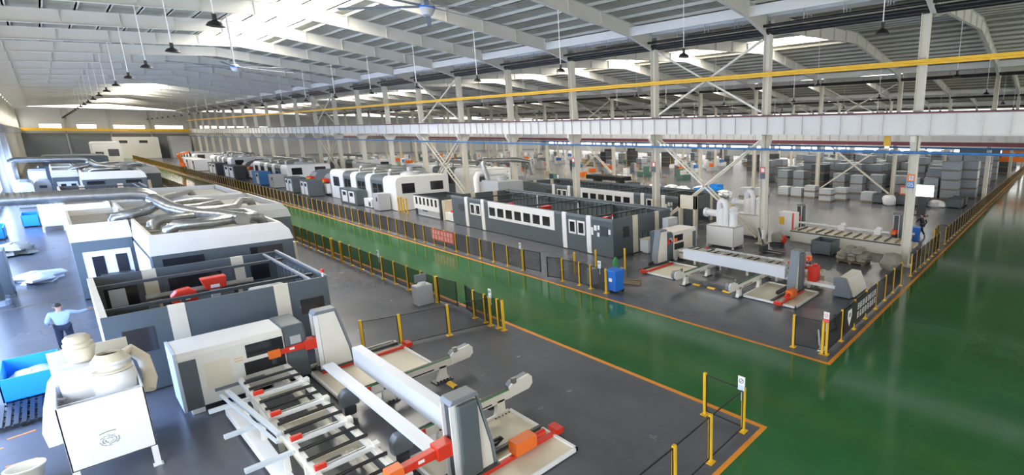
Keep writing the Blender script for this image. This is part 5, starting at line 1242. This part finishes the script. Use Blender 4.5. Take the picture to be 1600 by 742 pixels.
# light fences, tables in the middle distance
fence('distant_fence', 'dark low rail fence in the middle distance left of the X bracing', [(44, 49), (58, 49), (58, 92)], sp=2.5, mesh=False)
fence('distant_fence', 'low rail fence behind the second long enclosure', [(41, 30), (41, 48)], sp=2.0, mesh=False)
t = thing('dark_machine', 'black low machine on legs in the middle distance', 'machine', (47, 52, 0)); M().box(50, 42+9, .9, 52, 60-1, 1.5).build('bed', 'black', t, bevel=.05); M().box(50.3, 52, 0, 51.6, 52.6, .9).box(50.3, 57, 0, 51.6, 57.6, .9).build('legs', 'dark_grey', t)
# orange banner, far right
t = thing('hanging_banner', 'orange banner with white letters hanging at the far right', 'banner', (100, 6.5, 3.2))
M().box(100, 2.0, 3.9, 100.05, 7.9, 5.3).build('upper_cloth', 'tarp_orange', t); M().box(100, 0, 3.3, 100.05, 9.6, 3.9).build('lower_cloth', 'tarp_orange', t)
M().box(100, 8.0, 3.95, 100.05, 14.5, 5.3).build('pale_part', 'mid_grey', t)
text_mesh('letters', 'O C  E', 1.1, 'bright_white', t, (99.96, 5.0, 4.5), (PI/2, 0, -PI/2))
M().bar((100.02, 0.5, 5.3), (100.02, 0.5, 7.0), .04).bar((100.02, 14, 5.3), (100.02, 14, 7.0), .04).build('cords', 'light_grey', t)
# ------------------------------------------------------------------ people
def skin_mesh(name, pts, edges, rad, m, parent, sub=2):
    me = bpy.data.meshes.new(name); me.from_pydata(pts, edges, []); o = bpy.data.objects.new(name, me); COL.objects.link(o)
    o.parent = parent; me.materials.append(MATS[m])
    sk = o.modifiers.new('skin', 'SKIN'); layer = me.skin_vertices[0]
    for v, r in zip(layer.data, rad): v.radius = (r, r)
    layer.data[0].use_root = True
    s = o.modifiers.new('sub', 'SUBSURF'); s.levels = sub; s.render_levels = sub
    dg = bpy.context.evaluated_depsgraph_get(); ev = bpy.data.meshes.new_from_object(o.evaluated_get(dg))
    o.modifiers.clear(); o.data = ev
    for p in ev.polygons: p.use_smooth = True
    return o
def person(lab, loc, rz, pose):
    """faces local -y; pose gives joints"""
    t = local_thing('person', lab, 'person'); J = pose
    names = list(J); idx = {n: i for i, n in enumerate(names)}
    R = dict(pelvis=.125, waist=.115, chest=.135, neck0=.075, neck=.052, head0=.075, head=.098, top=.07,
             shL=.075, elL=.045, wrL=.028, hdL=.035, shR=.075, elR=.045, wrR=.028, hdR=.035,
             hipL=.095, knL=.06, anL=.042, toL=.035, hipR=.095, knR=.06, anR=.042, toR=.035)
    chain = [('pelvis', 'waist'), ('waist', 'chest'), ('chest', 'neck0'), ('neck0', 'neck'), ('neck', 'head0'), ('head0', 'head'), ('head', 'top')]
    for s in 'LR': chain += [('chest', 'sh'+s), ('sh'+s, 'el'+s), ('el'+s, 'wr'+s), ('wr'+s, 'hd'+s), ('pelvis', 'hip'+s), ('hip'+s, 'kn'+s), ('kn'+s, 'an'+s), ('an'+s, 'to'+s)]
    skin_mesh('body', [J[n] for n in names], [(idx[a], idx[b]) for a, b in chain], [R[n] for n in names], 'skin', t)
    up = ['pelvis', 'waist', 'chest', 'neck0', 'shL', 'elL', 'wrL', 'shR', 'elR', 'wrR']; ui = {n: i for i, n in enumerate(up)}
    skin_mesh('shirt', [J[n] for n in up], [(ui[a], ui[b]) for a, b in chain if a in ui and b in ui], [R[n]+(.045 if n in ('pelvis', 'waist') else .018) for n in up], pose_m[lab][0], t)
    lo = ['pelvis', 'hipL', 'knL', 'anL', 'hipR', 'knR', 'anR']; li = {n: i for i, n in enumerate(lo)}
    skin_mesh('trousers', [J[n] for n in lo], [(li[a], li[b]) for a, b in chain if a in li and b in li], [R[n]+.025 for n in lo], 'navy', t)
    h = J['head']; M().lump((h[0], h[1]+.028, h[2]+.045), (.088, .092, .078), .02, 16, 10, seed=1, flat=1).build('hair', 'hair', t, smooth=True)
    M().cyl((h[0], h[1]-.10, h[2]-.01), (h[0], h[1]-.13, h[2]-.03), .018, .012, n=8).build('nose', 'skin', t)
    for s in (-1, 1):
        M().lump((h[0]+s*.1, h[1]+.01, h[2]-.01), (.015, .025, .035), .02, 8, 6).build('ear', 'skin', t, smooth=True)
        M().lump((h[0]+s*.035, h[1]-.092, h[2]+.01), (.012, .008, .008), 0, 8, 6).build('eye', 'black', t, smooth=True)
    for s in 'LR':
        w, d = Vector(J['wr'+s]), Vector(J['hd'+s]); v = (d-w).normalized(); side = v.cross(Vector((0, 1, 0))).normalized()
        f = M()
        for k in range(4):
            b = d+side*(k-1.5)*.018; f.tube([b, b+v*(.045-.006*abs(k-1.3)), b+v*.075+Vector((0, -.02, 0))], [.009, .0085, .006], 6)
        f.tube([w+v*.03+side*-.03, w+v*.06+side*-.055, w+v*.09+side*-.06], [.011, .010, .007], 6)
        f.build('fingers', 'skin', t, smooth=True)
        a, q = J['an'+s], J['to'+s]
        M().tube([(a[0], a[1]+.06, q[2]+.005), (a[0], a[1], q[2]+.015), q], [.045, .05, .04], 10).build('shoe', 'black', t, smooth=True)
    t.location = loc; t.rotation_euler = (0, 0, rz)
    return t
pose_m = {}
LW_ = 'person in light blue shirt seen from behind, one arm reaching out, behind the blue skip'
pose_m[LW_] = ('shirt',)
stand = dict(pelvis=(0, 0, .95), waist=(0, .0, 1.1), chest=(0, .0, 1.33), neck0=(0, 0, 1.45), neck=(0, -.01, 1.52), head0=(0, -.03, 1.58), head=(0, -.045, 1.64), top=(0, -.03, 1.70),
    shL=(.20, 0, 1.40), elL=(.40, -.15, 1.28), wrL=(.62, -.25, 1.30), hdL=(.69, -.28, 1.30), shR=(-.20, 0, 1.40), elR=(-.30, .02, 1.14), wrR=(-.27, -.18, 1.02), hdR=(-.26, -.25, 1.0),
    hipL=(.10, 0, .90), knL=(.12, -.02, .50), anL=(.13, .02, .10), toL=(.14, -.12, .05), hipR=(-.10, 0, .90), knR=(-.12, -.02, .50), anR=(-.13, .02, .10), toR=(-.14, -.12, .05))
person(LW_, (-.56, 27.4, 0), PI, {k: ((-v[0] if True else v[0]), v[1], v[2]) for k, v in stand.items()})
RW_ = 'person in dark navy clothes walking to the left behind the nearest column'
pose_m[RW_] = ('navy',)
walk = dict(pelvis=(0, .02, .93), waist=(0, .0, 1.08), chest=(0, -.05, 1.31), neck0=(0, -.08, 1.43), neck=(0, -.10, 1.50), head0=(0, -.13, 1.56), head=(0, -.15, 1.62), top=(0, -.14, 1.68),
    shL=(.19, -.06, 1.38), elL=(.24, -.26, 1.16), wrL=(.20, -.46, 1.08), hdL=(.19, -.53, 1.07), shR=(-.19, -.04, 1.38), elR=(-.25, .14, 1.14), wrR=(-.24, .08, .92), hdR=(-.24, .04, .85),
    hipL=(.09, .03, .88), knL=(.10, .12, .48), anL=(.10, .42, .16), toL=(.10, .36, .05), hipR=(-.09, 0, .88), knR=(-.10, -.26, .52), anR=(-.10, -.30, .10), toR=(-.10, -.44, .05))
person(RW_, (39.7, 7.75, 0), PI-.6, walk)
for o in scene.objects:
    if '_o' in o: del o['_o']
